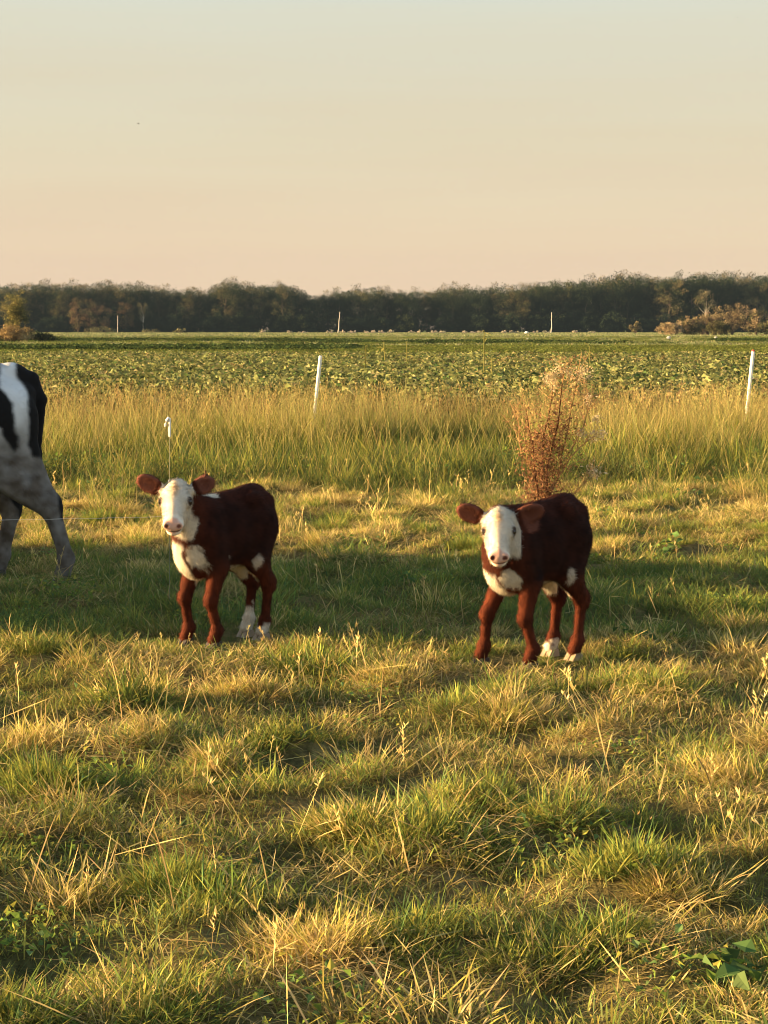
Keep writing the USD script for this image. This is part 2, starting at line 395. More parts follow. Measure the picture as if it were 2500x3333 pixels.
def make_calf(label, origin, yaw, head_at, look, legs, ears, seed, crest, socks, throat=.105, ear_pink=.34, chest_top=.52, patch=(.033, .062), jawline=.15, head_size=1.02):
    """legs: {name: (hip/shoulder, upper, middle, fetlock, foot)}; head_at and look in world space."""
    root = thing('calf', label, 'calf', origin, yaw, 'red and white calves standing in the pasture')
    cy, sy = math.cos(yaw), math.sin(yaw)
    W2L = np.array([[cy, sy, 0], [-sy, cy, 0], [0, 0, 1.]])
    H = W2L @ (np.array(head_at) - np.array(origin))
    u = W2L @ np.array(look, float); u /= np.linalg.norm(u)
    v = np.cross([0, 0, 1.], u); v /= np.linalg.norm(v); w = np.cross(u, v)
    HR = np.stack([u, v, w]); HS = head_size
    hp = lambda a, b, c: H + HS * (a * u + b * v + c * w)
    hr = lambda *r: tuple(HS * q for q in r)
    S = Field((-.46, -.34, -.01), (.66, .34, .98), .0062)
    Y = (0, 1, 0)
    S.bone((.13, 0, .575), (-.03, 0, .555), .155, .168, .05, (Y, .70))
    S.bone((-.03, 0, .555), (-.165, 0, .612), .168, .138, .05, (Y, .74))
    S.egg((-.182, 0, .637), (.096, .108, .125), .045)
    S.egg((.02, 0, .505), (.17, .108, .124), .05)
    S.egg((.185, 0, .475), (.10, .10, .125), .05)
    S.egg((.160, 0, .435), (.066, .062, .088), .06)
    S.bone((.12, 0, .705), (-.22, 0, .742), .026, .028, .05)
    for s in (-1, 1):
        S.egg((-.135, s * .080, .706), (.042, .030, .036), .04)
        S.bone((.125, s * .060, .66), (.150, s * .098, .47), .030, .034, .05)
        S.egg((-.240, s * .060, .690), (.036, .032, .040), .035)
        S.egg((-.17, s * .092, .60), (.05, .03, .05), .06)
    neck_end = hp(-.035, 0, -.02)
    S.bone((.13, 0, .615), neck_end, .110, .074, .05, (v, .82))
    S.bone((.19, 0, .53), hp(.0, 0, -.055), .085, .05, .05, (v, .85))
    # tail
    S.bone((-.262, 0, .715), (-.285, .005, .60), .022, .017, .03)
    S.bone((-.285, .005, .60), (-.288, .01, .45), .017, .015, .02)
    S.bone((-.288, .01, .46), (-.275, .01, .36), .017, .022, .02)
    for name, j in legs.items():
        j = [np.array(q, float) for q in j]
        front = name.startswith('front')
        if front:
            S.bone(j[0], j[1], .086, .058, .04, (Y, .72)); S.bone(j[1], j[2], .048, .028, .025)
            S.egg(j[2], (.034, .032, .040), .015); S.bone(j[2], j[3], .0235, .021, .012)
        else:
            S.bone(j[0], j[1], .108, .074, .05, (Y, .62)); S.bone(j[1], j[2], .060, .029, .03, (Y, .82))
            S.egg(j[2] + np.array([-.012, 0, .012]), (.036, .029, .045), .02); S.bone(j[2], j[3], .0245, .021, .012, (Y, .9))
            S.bone(j[2] + np.array([-.024, 0, .03]), j[2] + np.array([.012, 0, .12]), .012, .014, .03)
        S.egg(j[3], (.030, .029, .031), .015)
        S.bone(j[3], j[4] + np.array([0, 0, .025]), .027, .029, .012)
    # head
    k = .022
    S.egg(hp(.035, 0, -.005), (.085, .070, .074), k, HR)
    S.egg(hp(.075, 0, .022), (.078, .060, .052), k, HR)
    S.egg(hp(.0, 0, .045), (.040, .045, .034), k, HR)
    S.bone(hp(.085, 0, .018), hp(.225, 0, -.006), .054, .041, k, (v, .98))
    S.egg(hp(.065, 0, -.095), (.080, .044, .045), .03, HR)
    S.egg(hp(.236, 0, -.020), (.044, .048, .037), k, HR)
    S.bone(hp(.04, 0, -.058), hp(.215, 0, -.050), .046, .028, k)
    S.egg(hp(.240, 0, -.054), (.034, .034, .020), .012, HR)
    for s in (-1, 1):
        S.egg(hp(.085, s * .034, -.042), (.062, .026, .048), k, HR)
        S.egg(hp(.098, s * .057, .020), (.032, .023, .026), .018, HR)
        S.egg(hp(.262, s * .030, -.010), (.020, .018, .019), .01, HR)
        S.egg(hp(.284, s * .029, -.008), (.013, .009, .010), .006, HR, cut=True)
        S.egg(hp(.112, s * .078, .024), (.017, .012, .012), .006, HR, cut=True)
    S.bone(hp(.30, -.03, -.038), hp(.30, .03, -.038), .0035, .0035, .004, cut=True)
    S.bone(hp(.262, -.042, -.040), hp(.30, -.03, -.038), .0035, .0035, .004, cut=True)
    S.bone(hp(.262, .042, -.040), hp(.30, .03, -.038), .0035, .0035, .004, cut=True)
    ear_axes = []
    for s, (du, dv, dw, fu, fv, fw, L) in zip((-1, 1), ears):
        e = du * u + s * dv * v + dw * w; e /= np.linalg.norm(e)
        f = fu * u + s * fv * v + fw * w; f -= (f @ e) * e; f /= np.linalg.norm(f)
        g = np.cross(e, f)
        base = hp(.0, s * .062, .022); c = base + e * L * .56
        S.bone(base - e * .01, base + e * .035, .024, .021, .02)
        S.egg(c, (L * .54, .0165, .044), .012, np.stack([e, f, g]))
        S.egg(c + f * .0175 + e * .004, (L * .40, .0145, .031), .006, np.stack([e, f, g]), cut=True)
        ear_axes.append((base, e, f, L))
    m = S.mesh()
    V = m.vertices
    N = m.vertex_normals
    # ---- coat
    wob = lambda sc, sd: fbm(V * sc + 20, 3, sd) - .5
    hq = (V - H) @ HR.T / HS
    z, x, y = V[:, 2], V[:, 0], V[:, 1]
    red = np.clip(smoothstep(.46, .33, z + .06 * wob(12, seed + 20)) + .55 * smoothstep(.14, .24, x) + .35 * smoothstep(.66, .74, z), 0, 1)[:, None]  # paints flank shade and sunlit red of legs, neck and back into the coat
    col = (DARK * (1 - red) + BROWN * red) * (1 + .8 * wob(9, seed) + .9 * wob(26, seed + 21) + .7 * (fbm(V * np.array([60, 60, 16]) + 7, 2, seed + 22) - .5))[:, None]
    a = np.zeros(len(V))
    # face: everything in front of the ears, down to the throat
    ax_face = smoothstep(-.010, .010, hq[:, 0] + .02 - .040 * smoothstep(.05, -.02, hq[:, 2]) + .25 * np.clip(hq[:, 2], -.06, .06) - jawline * np.clip(-hq[:, 2] - .02, 0, .12) + .03 * wob(30, seed + 1)) * (np.abs(hq[:, 1]) < .105 - .40 * np.clip(-hq[:, 2] - .10, 0, 1)) * (hq[:, 2] > -.24) * (hq[:, 2] < .12) * (hq[:, 0] < .35)
    ax_face *= smoothstep(-throat - .01, -throat + .01, hq[:, 2] + .02 * wob(24, seed + 30) + .25 * np.clip(hq[:, 0] - .1, -.2, 0))
    a = np.maximum(a, ax_face)
    # chest blaze
    top = chest_top - .30 * (y + .02) + .07 * wob(16, seed + 3)
    ch = smoothstep(.085, .115, x + .5 * np.clip(.42 - z, -.2, .06) + .06 * wob(14, seed + 2)) * smoothstep(.02, -.01, z - top)
    ch *= smoothstep(.058, .040, np.abs(y + .022 - .25 * np.clip(.42 - z, 0, .1)) + .06 * wob(15, seed + 4)) * smoothstep(.30, .325, z - .5 * np.clip(np.abs(y) - .05, 0, 1) + .07 * wob(20, seed + 15)) * (ax_face < .5)
    pa = smoothstep(1.15, .75, np.hypot((y - .074) / patch[0], (z - .425 - .03 * (patch[1] > .06)) / patch[1]) + .8 * wob(16, seed + 14) + .9 * wob(45, seed + 17) + .5 * wob(90, seed + 18)) * (x > .06)
    ch = np.maximum(ch, pa * .95 * (ax_face < .5))
    a = np.maximum(a, ch)
    # belly and flank fold
    be = smoothstep(.40, .375, z + .05 * wob(12, seed + 5)) * (np.abs(x + .03) < .17) * smoothstep(.085, .065, np.abs(y)) * (z > .30)
    a = np.maximum(a, be)
    fold = smoothstep(.034, .020, np.sqrt(((x + .11) / .8) ** 2 + ((z - .41) / 1.2) ** 2) + .05 * wob(22, seed + 6) + .03 * wob(60, seed + 19))
    a = np.maximum(a, fold * .62)
    # socks behind
    for name, j in legs.items():
        foot = np.array(j[4], float)
        d = np.hypot(x - foot[0], y - foot[1])
        if name in socks:
            top, front_only = socks[name]
            a = np.maximum(a, smoothstep(top + .02, top, z + .09 * wob(25, seed + 7) + (front_only * smoothstep(.012, -.012, x - foot[0] + .045) * .2)) * (d < .09))
    if crest:
        a = np.maximum(a, smoothstep(.022, .012, np.abs(y - .02 + .3 * wob(20, seed + 8) * .05) + .02 * wob(30, seed + 9)) * (x > .06) * (x < .30) * (N[:, 2] > .55) * (ax_face < .3))
    a = np.clip(a, 0, 1)[:, None]
    white = WHITE * (1 + .10 * wob(14, seed + 10) - .05)[:, None]
    # a faint tan swirl on the forehead, as the calf's own hair has
    tan = smoothstep(.034, .004, np.hypot((hq[:, 0] - .07) / 2.3, hq[:, 1]) + .018 * wob(40, seed + 11)) * (hq[:, 2] > 0)
    white = white * (1 - tan[:, None] * np.array([.16, .34, .52]))
    col = col * (1 - a) + white * a
    # pink muzzle, dark inside the nostrils and round the eyes
    nose = smoothstep(.246, .263, hq[:, 0] - .25 * np.abs(hq[:, 1]) + .02 * wob(60, seed + 12)) * (hq[:, 2] > -.047) * (hq[:, 2] < .05)
    nose = np.maximum(nose, smoothstep(.262, .278, hq[:, 0] - .3 * np.abs(hq[:, 1])) * (hq[:, 2] > -.08))
    nose = nose * smoothstep(.056, .040, np.abs(hq[:, 1]) + .012 * wob(60, seed + 13)) * (.8 + .5 * wob(70, seed + 16))
    col = col * (1 - nose[:, None] * .85) + PINK * nose[:, None] * .85
    for s in (-1, 1):
        for c, r0, r1, cc in ((hp(.284, s * .029, -.008), .010, .017, np.array([.10, .03, .02])), (hp(.108, s * .072, .026), .018, .032, np.array([.055, .032, .022]))):
            q = smoothstep(r1, r0, np.linalg.norm(V - c, axis=1))[:, None]
            col = col * (1 - q) + cc * q
        lip = smoothstep(.006, .003, np.abs(hq[:, 2] + .039)) * (hq[:, 0] > .245)
        col = col * (1 - .5 * lip[:, None])
    for base, e, f, L in ear_axes:
        t = (V - base) @ e; c = base + e * L * .56
        inside = smoothstep(.0, .6, N @ f) * smoothstep(.035, .055, t) * (np.linalg.norm(V - c, axis=1) < L * .62)
        onear = (t > .02) & (np.linalg.norm(V - c, axis=1) < L * .66) & (np.abs(hq[:, 1]) > .07)
        col = np.where(onear[:, None], (BROWN * .5 + DARK * .5) * (1 + .5 * wob(20, 3))[:, None], col)
        ink = np.clip(inside * onear, 0, 1)[:, None] * ear_pink
        col = col * (1 - ink) + np.array([.42, .17, .12]) * ink
    col = np.clip(col, .004, .9)
    put(root, 'body', m, M_hide, smooth=True, col=col)
    for s in (-1, 1):
        e = trimesh.creation.icosphere(3, .0135); e.apply_translation(hp(.110, s * .0655, .025))
        put(root, 'eye', e, M_eye, smooth=True)
    def flow(p):
        d = np.tile([-.7, 0, -.55], (len(p), 1)).astype(float)
        q = (p - H) @ HR.T
        on = (q[:, 0] > -.03) & (np.abs(q[:, 1]) < .11) & (np.abs(q[:, 2]) < .12)
        d[on] = (-u * .3 - w * .5 + u * .6)
        low = p[:, 2] < .38
        d[low] = [.1, 0, -1]
        return d
    def where(c):
        q = (c - H) @ HR.T
        bare = ((q[:, 0] > .235) & (np.abs(q[:, 1]) < .08)) | (np.minimum(np.linalg.norm(c - hp(.110, .072, .026), axis=1), np.linalg.norm(c - hp(.110, -.072, .026), axis=1)) < .020)
        face = (q[:, 0] > -.02) & (np.abs(q[:, 1]) < .1) & (np.abs(q[:, 2]) < .11)
        return np.where(bare, 0.0, np.where(face, .9, 1.0))
    (hv, hf), hc, hn = hair_mesh(m, col, 90000, .019, .0020, flow, seed, where=where, shade=.42)
    put_hair(root, hv, hf, hn, np.clip(hc, .003, .92))
    for name, j in legs.items():
        f = np.array(j[4], float)
        hoof_pair(root, (f[0], f[1], 0.0), (1, .0), .034, np.array([.045, .034, .026]) if name.startswith('front') else np.array([.30, .22, .14]))
    return root

def leg_front(sx, s, foot, knee=None):
    f = np.array(foot, float)
    sh = np.array([.15, s * .075, .54]); el = np.array([.115, s * .088, .40])
    kn = np.array(knee) if knee is not None else np.array([(f[0] + .14) / 2 + .02, (f[1] + s * .088) / 2, .235])
    fe = np.array([f[0] - .022, f[1], .088])
    return (sh, el, kn, fe, (f[0], f[1], 0.02))

def leg_hind(s, foot, hock=None):
    f = np.array(foot, float)
    hip = np.array([-.185, s * .066, .56]); st = np.array([-.145, s * .086, .42])
    hk = np.array(hock) if hock is not None else np.array([f[0] - .044, f[1], .265])
    fe = np.array([f[0] - .022, f[1], .092])
    return (hip, st, hk, fe, (f[0], f[1], 0.02))

# left calf: head up, looking past the camera
def place(px, py_, fwd):
    g = on_ground(px, py_)
    return np.array([g[0], g[1], 0.0]), math.atan2(fwd[1], fwd[0])
o1, yaw1 = place(729, 2092, (-.68, -.73))
make_calf('red brown calf with level white face and white neck stripe, nearest the spotted cow', o1, yaw1,
          at(577, 1611, 8.80), (.02, -.89, -.40),
          {'front_left': leg_front(0, 1, (.145, .088)), 'front_right': leg_front(0, -1, (.175, -.085)),
           'hind_left': leg_hind(1, (-.192, .070)), 'hind_right': leg_hind(-1, (-.205, -.060))},
          [(-.15, 1, .50, .8, .1, .25, .130), (-.20, 1, .42, .9, -.35, .25, .115)], 11, True, {'hind_right': (.15, 1), 'hind_left': (.065, 0)}, .19)
o2, yaw2 = place(1737, 2156, (-.76, -.65))
make_calf('red brown calf with lowered white face and pink nose, in front of the dead weed', o2, yaw2,
          at(1624, 1702, 8.34), (-.05, -.88, -.47),
          {'front_left': leg_front(0, 1, (.125, .10)), 'front_right': leg_front(0, -1, (.225, -.120)),
           'hind_left': leg_hind(1, (-.196, .074)), 'hind_right': leg_hind(-1, (-.186, -.072))},
          [(-.12, 1, .38, .85, .0, .25, .130), (-.20, 1, .30, .85, -.2, .1, .140)], 37, False, {'hind_right': (.06, 0)}, .105, .26, .440, (.034, .045), 1.3, .96)
HERD = [(-7.0, 8.95, 1.62, 'dairy cow grazing crosswise to the left, outside the picture, nearer of the two'), (-6.4, 10.5, 1.9, 'dairy cow grazing outside the picture on the left, farther of the two')]
# ------------------------------------------------------------------ the black and white cow, and two more of the herd outside the frame
def make_cow(label, origin, yaw):
    root = thing('dairy_cow', label, 'cow', origin, yaw)
    S = Field((-.42, -.48, -.01), (2.65, .48, 1.55), .0125)
    Y = (0, 1, 0)
    S.bone((.36, 0, .99), (1.35, 0, .97), .335, .345, .10, (Y, .84))
    S.bone((.14, 0, 1.10), (.55, 0, 1.06), .165, .27, .09, (Y, .98))
    S.egg((.80, 0, .86), (.50, .33, .30), .10)
    S.egg((1.62, 0, .86), (.16, .17, .26), .10)
    S.bone((.12, 0, 1.285), (1.45, 0, 1.32), .045, .05, .08)
    for s in (-1, 1):
        S.egg((.47, s * .235, 1.245), (.08, .05, .06), .06)
        S.egg((.055, s * .10, 1.155), (.05, .045, .05), .05)
        S.egg((.30, s * .235, 1.02), (.10, .05, .10), .06)
    S.bone((1.55, 0, 1.10), (2.02, 0, .78), .20, .125, .08, (Y, .8))
    S.bone((2.02, 0, .76), (2.36, 0, .40), .125, .078, .05, (Y, .85))
    for s in (-1, 1):
        S.egg((1.95, s * .19, .80), (.035, .10, .05), .03)
    # tail: over the pin bones and down the back of the thigh
    S.bone((.14, .02, 1.29), (.02, .03, 1.245), .045, .040, .05)
    S.bone((.02, .03, 1.245), (-.035, .05, 1.12), .038, .032, .025)
    S.bone((-.035, .05, 1.12), (-.005, .09, .80), .032, .022, .02)
    S.bone((-.005, .09, .80), (.0, .10, .66), .028, .034, .015)
    S.bone((.0, .10, .66), (.0, .10, .52), .034, .012, .015)
    # near hind leg, pushed back in its stride
    S.bone((.22, .17, .98), (.33, .20, .74), .215, .135, .08, (Y, .55))
    S.bone((.11, .165, 1.02), (.11, .17, .80), .115, .11, .06, (Y, .6))
    S.bone((.30, .20, .76), (-.070, .185, .475), .130, .070, .06, (Y, .62))
    S.bone((.06, .18, .80), (-.085, .185, .53), .075, .030, .05, (Y, .6))
    S.egg((-.086, .185, .47), (.058, .044, .080), .04)
    S.bone((-.088, .185, .44), (-.165, .185, .17), .052, .042, .03)
    S.egg((-.165, .185, .155), (.056, .05, .055), .02); S.bone((-.165, .185, .14), (-.14, .185, .05), .046, .05, .02)
    # far hind leg, forward
    S.bone((.30, -.16, .95), (.42, -.20, .72), .205, .125, .08, (Y, .55))
    S.bone((.42, -.20, .72), (.17, -.17, .44), .115, .062, .05, (Y, .65))
    S.bone((.22, -.17, .74), (.13, -.17, .50), .08, .03, .05, (Y, .6))
    S.egg((.155, -.17, .43), (.060, .045, .08), .03)
    S.bone((.16, -.17, .41), (.215, -.17, .16), .05, .041, .03)
    S.egg((.22, -.17, .15), (.054, .05, .054), .02); S.bone((.22, -.17, .14), (.25, -.17, .05), .045, .05, .02)
    # front legs
    for s, dx in ((-1, -.08), (1, .10)):
        S.bone((1.48, s * .19, .95), (1.44, s * .19, .68), .17, .10, .07, (Y, .6))
        S.bone((1.44, s * .18, .68), (1.45 + dx * .5, s * .17, .40), .09, .06, .05)
        S.egg((1.45 + dx * .5, s * .17, .39), (.062, .058, .07), .03)
        S.bone((1.45 + dx * .5, s * .17, .38), (1.44 + dx, s * .17, .14), .046, .041, .03)
        S.egg((1.44 + dx, s * .17, .13), (.055, .05, .05), .02); S.bone((1.44 + dx, s * .17, .12), (1.47 + dx, s * .17, .05), .045, .05, .02)
    # udder
    S.egg((.50, 0, .62), (.19, .15, .13), .06)
    for x in (.42, .58):
        for s in (-1, 1):
            S.bone((x, s * .07, .55), (x, s * .075, .46), .018, .014, .015)
    m = S.mesh(); V = m.vertices
    x, y, z = V[:, 0], V[:, 1], V[:, 2]
    wob = lambda sc, sd: fbm(V * sc + 20, 4, sd) - .5
    soft = lambda d, w=.015: smoothstep(w, -w, d)
    # dark patches of the near flank, in metres forward of the pin bones and above the grass
    sx, sz = x + .06 * wob(7, 4), z + .06 * wob(7, 5)
    def poly(pts):
        d = np.full(len(V), -9.0)
        pts = np.array(pts, float); c = pts.mean(0)
        inside = np.zeros(len(V), bool); dist = np.full(len(V), 9.0)
        for k in range(len(pts)):
            a, b = pts[k], pts[(k + 1) % len(pts)]
            cond = ((a[1] > sz) != (b[1] > sz)) & (sx < (b[0] - a[0]) * (sz - a[1]) / (b[1] - a[1] + 1e-12) + a[0])
            inside ^= cond
            t = np.clip(((sx - a[0]) * (b[0] - a[0]) + (sz - a[1]) * (b[1] - a[1])) / ((b - a) @ (b - a)), 0, 1)
            dist = np.minimum(dist, np.hypot(sx - a[0] - t * (b[0] - a[0]), sz - a[1] - t * (b[1] - a[1])))
        return np.where(inside, -dist, dist)
    flank = poly([(1.05, 1.42), (.26, 1.42), (.21, 1.33), (.20, 1.20), (.165, 1.15), (.135, 1.11), (.13, .98), (.095, .92), (.093, .85), (.115, .82), (.15, .87), (.19, .92), (.205, .965), (.30, .97), (.36, .92), (.45, .80), (.75, .72), (1.02, .80), (1.15, 1.0)])
    rear = poly([(.13, 1.42), (.12, 1.26), (.085, 1.22), (.055, 1.17), (.045, 1.0), (.05, .86), (.02, .78), (-.3, .74), (-.5, 1.1), (-.3, 1.42)])
    fore = poly([(1.35, 1.42), (1.38, 1.1), (1.30, .9), (1.45, .74), (1.75, .72), (2.05, .95), (2.0, 1.3)])
    black = np.maximum.reduce([soft(flank), soft(rear), soft(fore)])
    tail = (np.hypot(x - .0, y - .085) < .07) & (z < .84) & (z > .5) & (x < .06)
    black = np.maximum(black, tail * 1.0)
    hock = soft(poly([(-.10, .62), (-.19, .56), (-.19, .36), (-.135, .40), (-.13, .52)]), .012) * (y > 0)
    farb = soft(poly([(.22, .66), (.18, .56), (.14, .44), (.10, .36), (.0, .38), (.02, .6), (.12, .72)]), .012) * (y < -.05)
    head = smoothstep(1.98, 2.04, x) * .9
    black = np.clip(np.maximum.reduce([black, hock, farb, head]), 0, 1)[:, None]
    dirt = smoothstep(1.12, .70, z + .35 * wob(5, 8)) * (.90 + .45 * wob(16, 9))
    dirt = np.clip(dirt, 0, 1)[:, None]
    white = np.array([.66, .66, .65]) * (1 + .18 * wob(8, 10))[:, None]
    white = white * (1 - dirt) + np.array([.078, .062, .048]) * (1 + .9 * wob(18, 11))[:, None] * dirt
    col = white * (1 - black) + BLACK * black
    ud = smoothstep(.20, .16, np.sqrt(((x - .5) / 1.1) ** 2 + (y / .95) ** 2 + ((z - .6) / 1.0) ** 2))[:, None]
    col = np.clip(col * (1 - ud) + np.array([.56, .38, .32]) * ud, .006, .85)
    put(root, 'body', m, M_hide, smooth=True, col=col)
    def flow(p):
        d = np.tile([-.8, 0, -.5], (len(p), 1)).astype(float); d[p[:, 2] < .6] = [0, 0, -1]
        on = (p[:, 0] < .07) & (p[:, 2] > .5) & (p[:, 2] < 1.2)
        d[on] = [0, 0, -1]
        return d
    (hv, hf), hc, hn = hair_mesh(m, col, 70000, .014, .004, flow, 5, lift=.22, where=lambda c: np.where(c[:, 0] < .9, 1.0, .2), shade=.18)
    put_hair(root, hv, hf, hn, np.clip(hc, .004, .85))
    for fx, fy in ((-.14, .185), (.25, -.17), (1.57, .17), (1.39, -.17)):
        hoof_pair(root, (fx, fy, 0.0), (1, 0), .058, np.array([.05, .042, .035]))
    for s in (-1, 1):
        e = trimesh.creation.icosphere(2, .022); e.apply_translation((2.10, s * .085, .70)); put(root, 'eye', e, M_eye, smooth=True)
    return root

cow_yaw = math.atan2(-.19, -.98)
g = on_ground(142, 1889)
cow = make_cow('black and white dairy cow cut off by the left edge, hind legs striding', (g[0] - .03, g[1], 0.0), cow_yaw)
# the rest of the herd grazes to the left of the picture and throws the long shadows that cross it
for (hx, hy, hr, hl) in HERD:
    copy_of(cow, 'dairy_cow', hl, 'cow', (hx, hy, 0), hr, 'cows of the herd outside the picture')
# ------------------------------------------------------------------ grass: blades gathered into tufts, tufts strewn over the ground
def blades(r, base, az, length, lean, bend, width, c0, c1, rings=3):
    """Tapered blades. base (n,3); az heading of the lean; lean and bend in radians-like units; colours from foot c0 to tip c1 (n,3)."""
    n = len(base)
    L = length[:, None]; hd = np.stack([np.cos(az), np.sin(az), np.zeros(n)], 1)
    tw = az + np.pi / 2 + r.normal(0, .7, n)
    side = np.stack([np.cos(tw), np.sin(tw), np.zeros(n)], 1)
    v, col = [], []
    for k in range(rings + 1):
        t = k / rings
        th = np.clip(lean + bend * t, -.2, 2.2)
        if k == 0:
            p = base.copy()
        else:
            p = p + L / rings * (hd * np.sin(th)[:, None] + np.array([0, 0, 1.]) * np.cos(th)[:, None])
            p[:, 2] = np.maximum(p[:, 2], base[:, 2] * 0 + .004)
        c = c0 * (1 - t) + c1 * t
        if k < rings:
            w = width[:, None] * (.8 + .3 * t if t < .5 else 1.1 - .7 * (t - .5)) * .5
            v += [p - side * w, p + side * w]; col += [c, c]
        else:
            v.append(p); col.append(c)
    m = 2 * rings + 1
    V = np.stack(v, 1).reshape(-1, 3); C = np.stack(col, 1).reshape(-1, 3)
    f = []
    for k in range(rings - 1):
        a = 2 * k; f += [[a, a + 1, a + 3], [a, a + 3, a + 2]]
    a = 2 * (rings - 1); f.append([a, a + 1, a + 2])
    F = (np.arange(n)[:, None, None] * m + np.array(f)[None]).reshape(-1, 3)
    return V, F, C

def merge(parts):
    V, F, C, n = [], [], [], 0
    for v, f, c in parts:
        V.append(v); F.append(f + n); C.append(c); n += len(v)
    return np.vstack(V), np.vstack(F), np.vstack(C)

G_LUSH, G_DARK, G_YEL = np.array([.155, .210, .042]), np.array([.095, .150, .052]), np.array([.30, .28, .055])
STRAW, TAN, DEAD = np.array([.60, .47, .19]), np.array([.46, .33, .13]), np.array([.22, .15, .065])
def palette(r, n, mix):
    cs, ws = np.array([m[0] for m in mix]), np.array([m[1] for m in mix], float)
    c = cs[r.choice(len(cs), n, p=ws / ws.sum())]
    return c * r.uniform(.7, 1.3, (n, 1)) * r.uniform(.93, 1.07, (n, 3))

def sward(seed, n, half, lmin, lmax, mix, lean=(.1, .9), width=.0034, bend=.8, foot=DEAD, comb=None, round_=False):
    r = np.random.default_rng(seed)
    if round_:
        q = half * np.sqrt(r.uniform(0, 1, n)); a = r.uniform(0, 6.283, n); b = np.stack([q * np.cos(a), q * np.sin(a), np.full(n, -.01)], 1)
        az = a + r.normal(0, 1.15, n)
        le = lean[0] + (lean[1] - lean[0]) * (q / half) + r.normal(0, .12, n)
    else:
        b = np.concatenate([r.uniform(-half, half, (n, 2)), np.full((n, 1), -.01)], 1)
        az = r.uniform(0, 6.283, n) if comb is None else comb + r.normal(0, .7, n)
        le = r.uniform(*lean, n)
    L = r.uniform(lmin, lmax, n) * r.choice([1, 1, 1, .7, 1.25], n)
    c1 = palette(r, n, mix); c0 = c1 * .30 + foot * .45  # feet take the foot colour, darkened to paint shade into the gaps
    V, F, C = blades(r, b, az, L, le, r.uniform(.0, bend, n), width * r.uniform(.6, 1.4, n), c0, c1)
    return V, F, C

def stalks(seed, n, half, lmin, lmax, head=True, tone=STRAW, lean=(0, .5)):
    r = np.random.default_rng(seed); parts = []
    b = np.concatenate([r.uniform(-half, half, (n, 2)), np.full((n, 1), -.01)], 1)
    az = r.uniform(0, 6.283, n); L = r.uniform(lmin, lmax, n); le = r.uniform(*lean, n); be = r.uniform(0, .5, n)
    c = palette(r, n, [(tone, 3), (TAN, 1)])
    parts.append(blades(r, b, az, L, le, be, np.full(n, .0026) * r.uniform(.7, 1.3, n), c * .8, c, 4))
    if head:
        hd = np.stack([np.cos(az), np.sin(az), np.zeros(n)], 1)
        for i in range(n):
            th = le[i] + be[i]
            d = hd[i] * math.sin(th) + np.array([0, 0, math.cos(th)])
            p = b[i].copy()
            for k in range(1, 5):
                t = np.clip(le[i] + be[i] * k / 4, -.2, 2.2); p = p + L[i] / 4 * (hd[i] * math.sin(t) + np.array([0, 0, math.cos(t)]))
            m = 9
            s = r.uniform(-.09, .0, (m, 1)) * (L[i] / .35)
            bb = p + d * s
            parts.append(blades(r, bb, r.uniform(0, 6.28, m), r.uniform(.012, .028, m), r.uniform(.2, .9, m), np.zeros(m), np.full(m, .004), np.tile(c[i] * .8, (m, 1)), np.tile(c[i] * 1.05, (m, 1)), 2))
    return merge(parts)

def leaflets(seed, n, half, hmin, hmax, size, mix, fold=.35):
    """Broad leaves: folded diamonds on hidden stems."""
    r = np.random.default_rng(seed)
    p = np.concatenate([r.normal(0, half * .55, (n, 2)), r.uniform(hmin, hmax, (n, 1))], 1)
    az = r.uniform(0, 6.283, n); el = r.normal(.05, .45, n); roll = r.normal(0, .5, n)
    d = np.stack([np.cos(az) * np.cos(el), np.sin(az) * np.cos(el), np.sin(el)], 1)
    s = np.stack([-np.sin(az), np.cos(az), np.zeros(n)], 1); u = np.cross(s, d) * -1
    u = np.where(u[:, 2:] < 0, -u, u)
    s2 = s * np.cos(roll)[:, None] + u * np.sin(roll)[:, None]; u2 = u * np.cos(roll)[:, None] - s * np.sin(roll)[:, None]
    S = size * r.uniform(.6, 1.3, (n, 1))
    lift = u2 * S * fold * .5
    v = np.stack([p, p + d * S * .38 + s2 * S * .36 + lift, p + d * S - u2 * S * .12, p + d * S * .38 - s2 * S * .36 + lift, p + d * S * .45], 1).reshape(-1, 3)
    f = (np.arange(n)[:, None, None] * 5 + np.array([[0, 1, 4], [1, 2, 4], [2, 3, 4], [3, 0, 4]])[None]).reshape(-1, 3)
    c = palette(r, n, mix)
    return v, f, np.repeat(c[:, None], 5, 1).reshape(-1, 3)

def field_points(r, y0, y1, density, left=1.6, right=1.2):
    """Points strewn over the wedge of ground that the picture covers, and a margin beside it."""
    x1 = .2083 * y1 + max(left, right)
    g = 1 / math.sqrt(density)
    x, y = np.meshgrid(np.arange(-x1, x1, g), np.arange(y0, y1, g)); x, y = x.ravel(), y.ravel()
    x, y = x + r.uniform(-.6, .6, len(x)) * g, y + r.uniform(-.6, .6, len(y)) * g
    k = (x > -(.2083 * y + left)) & (x < .2083 * y + right)
    return x[k], y[k]

def drift(x, y, sc, sd):
    return fbm(np.stack([x * sc + 31.7, y * sc + 11.3, np.zeros_like(x)], -1), 3, sd)

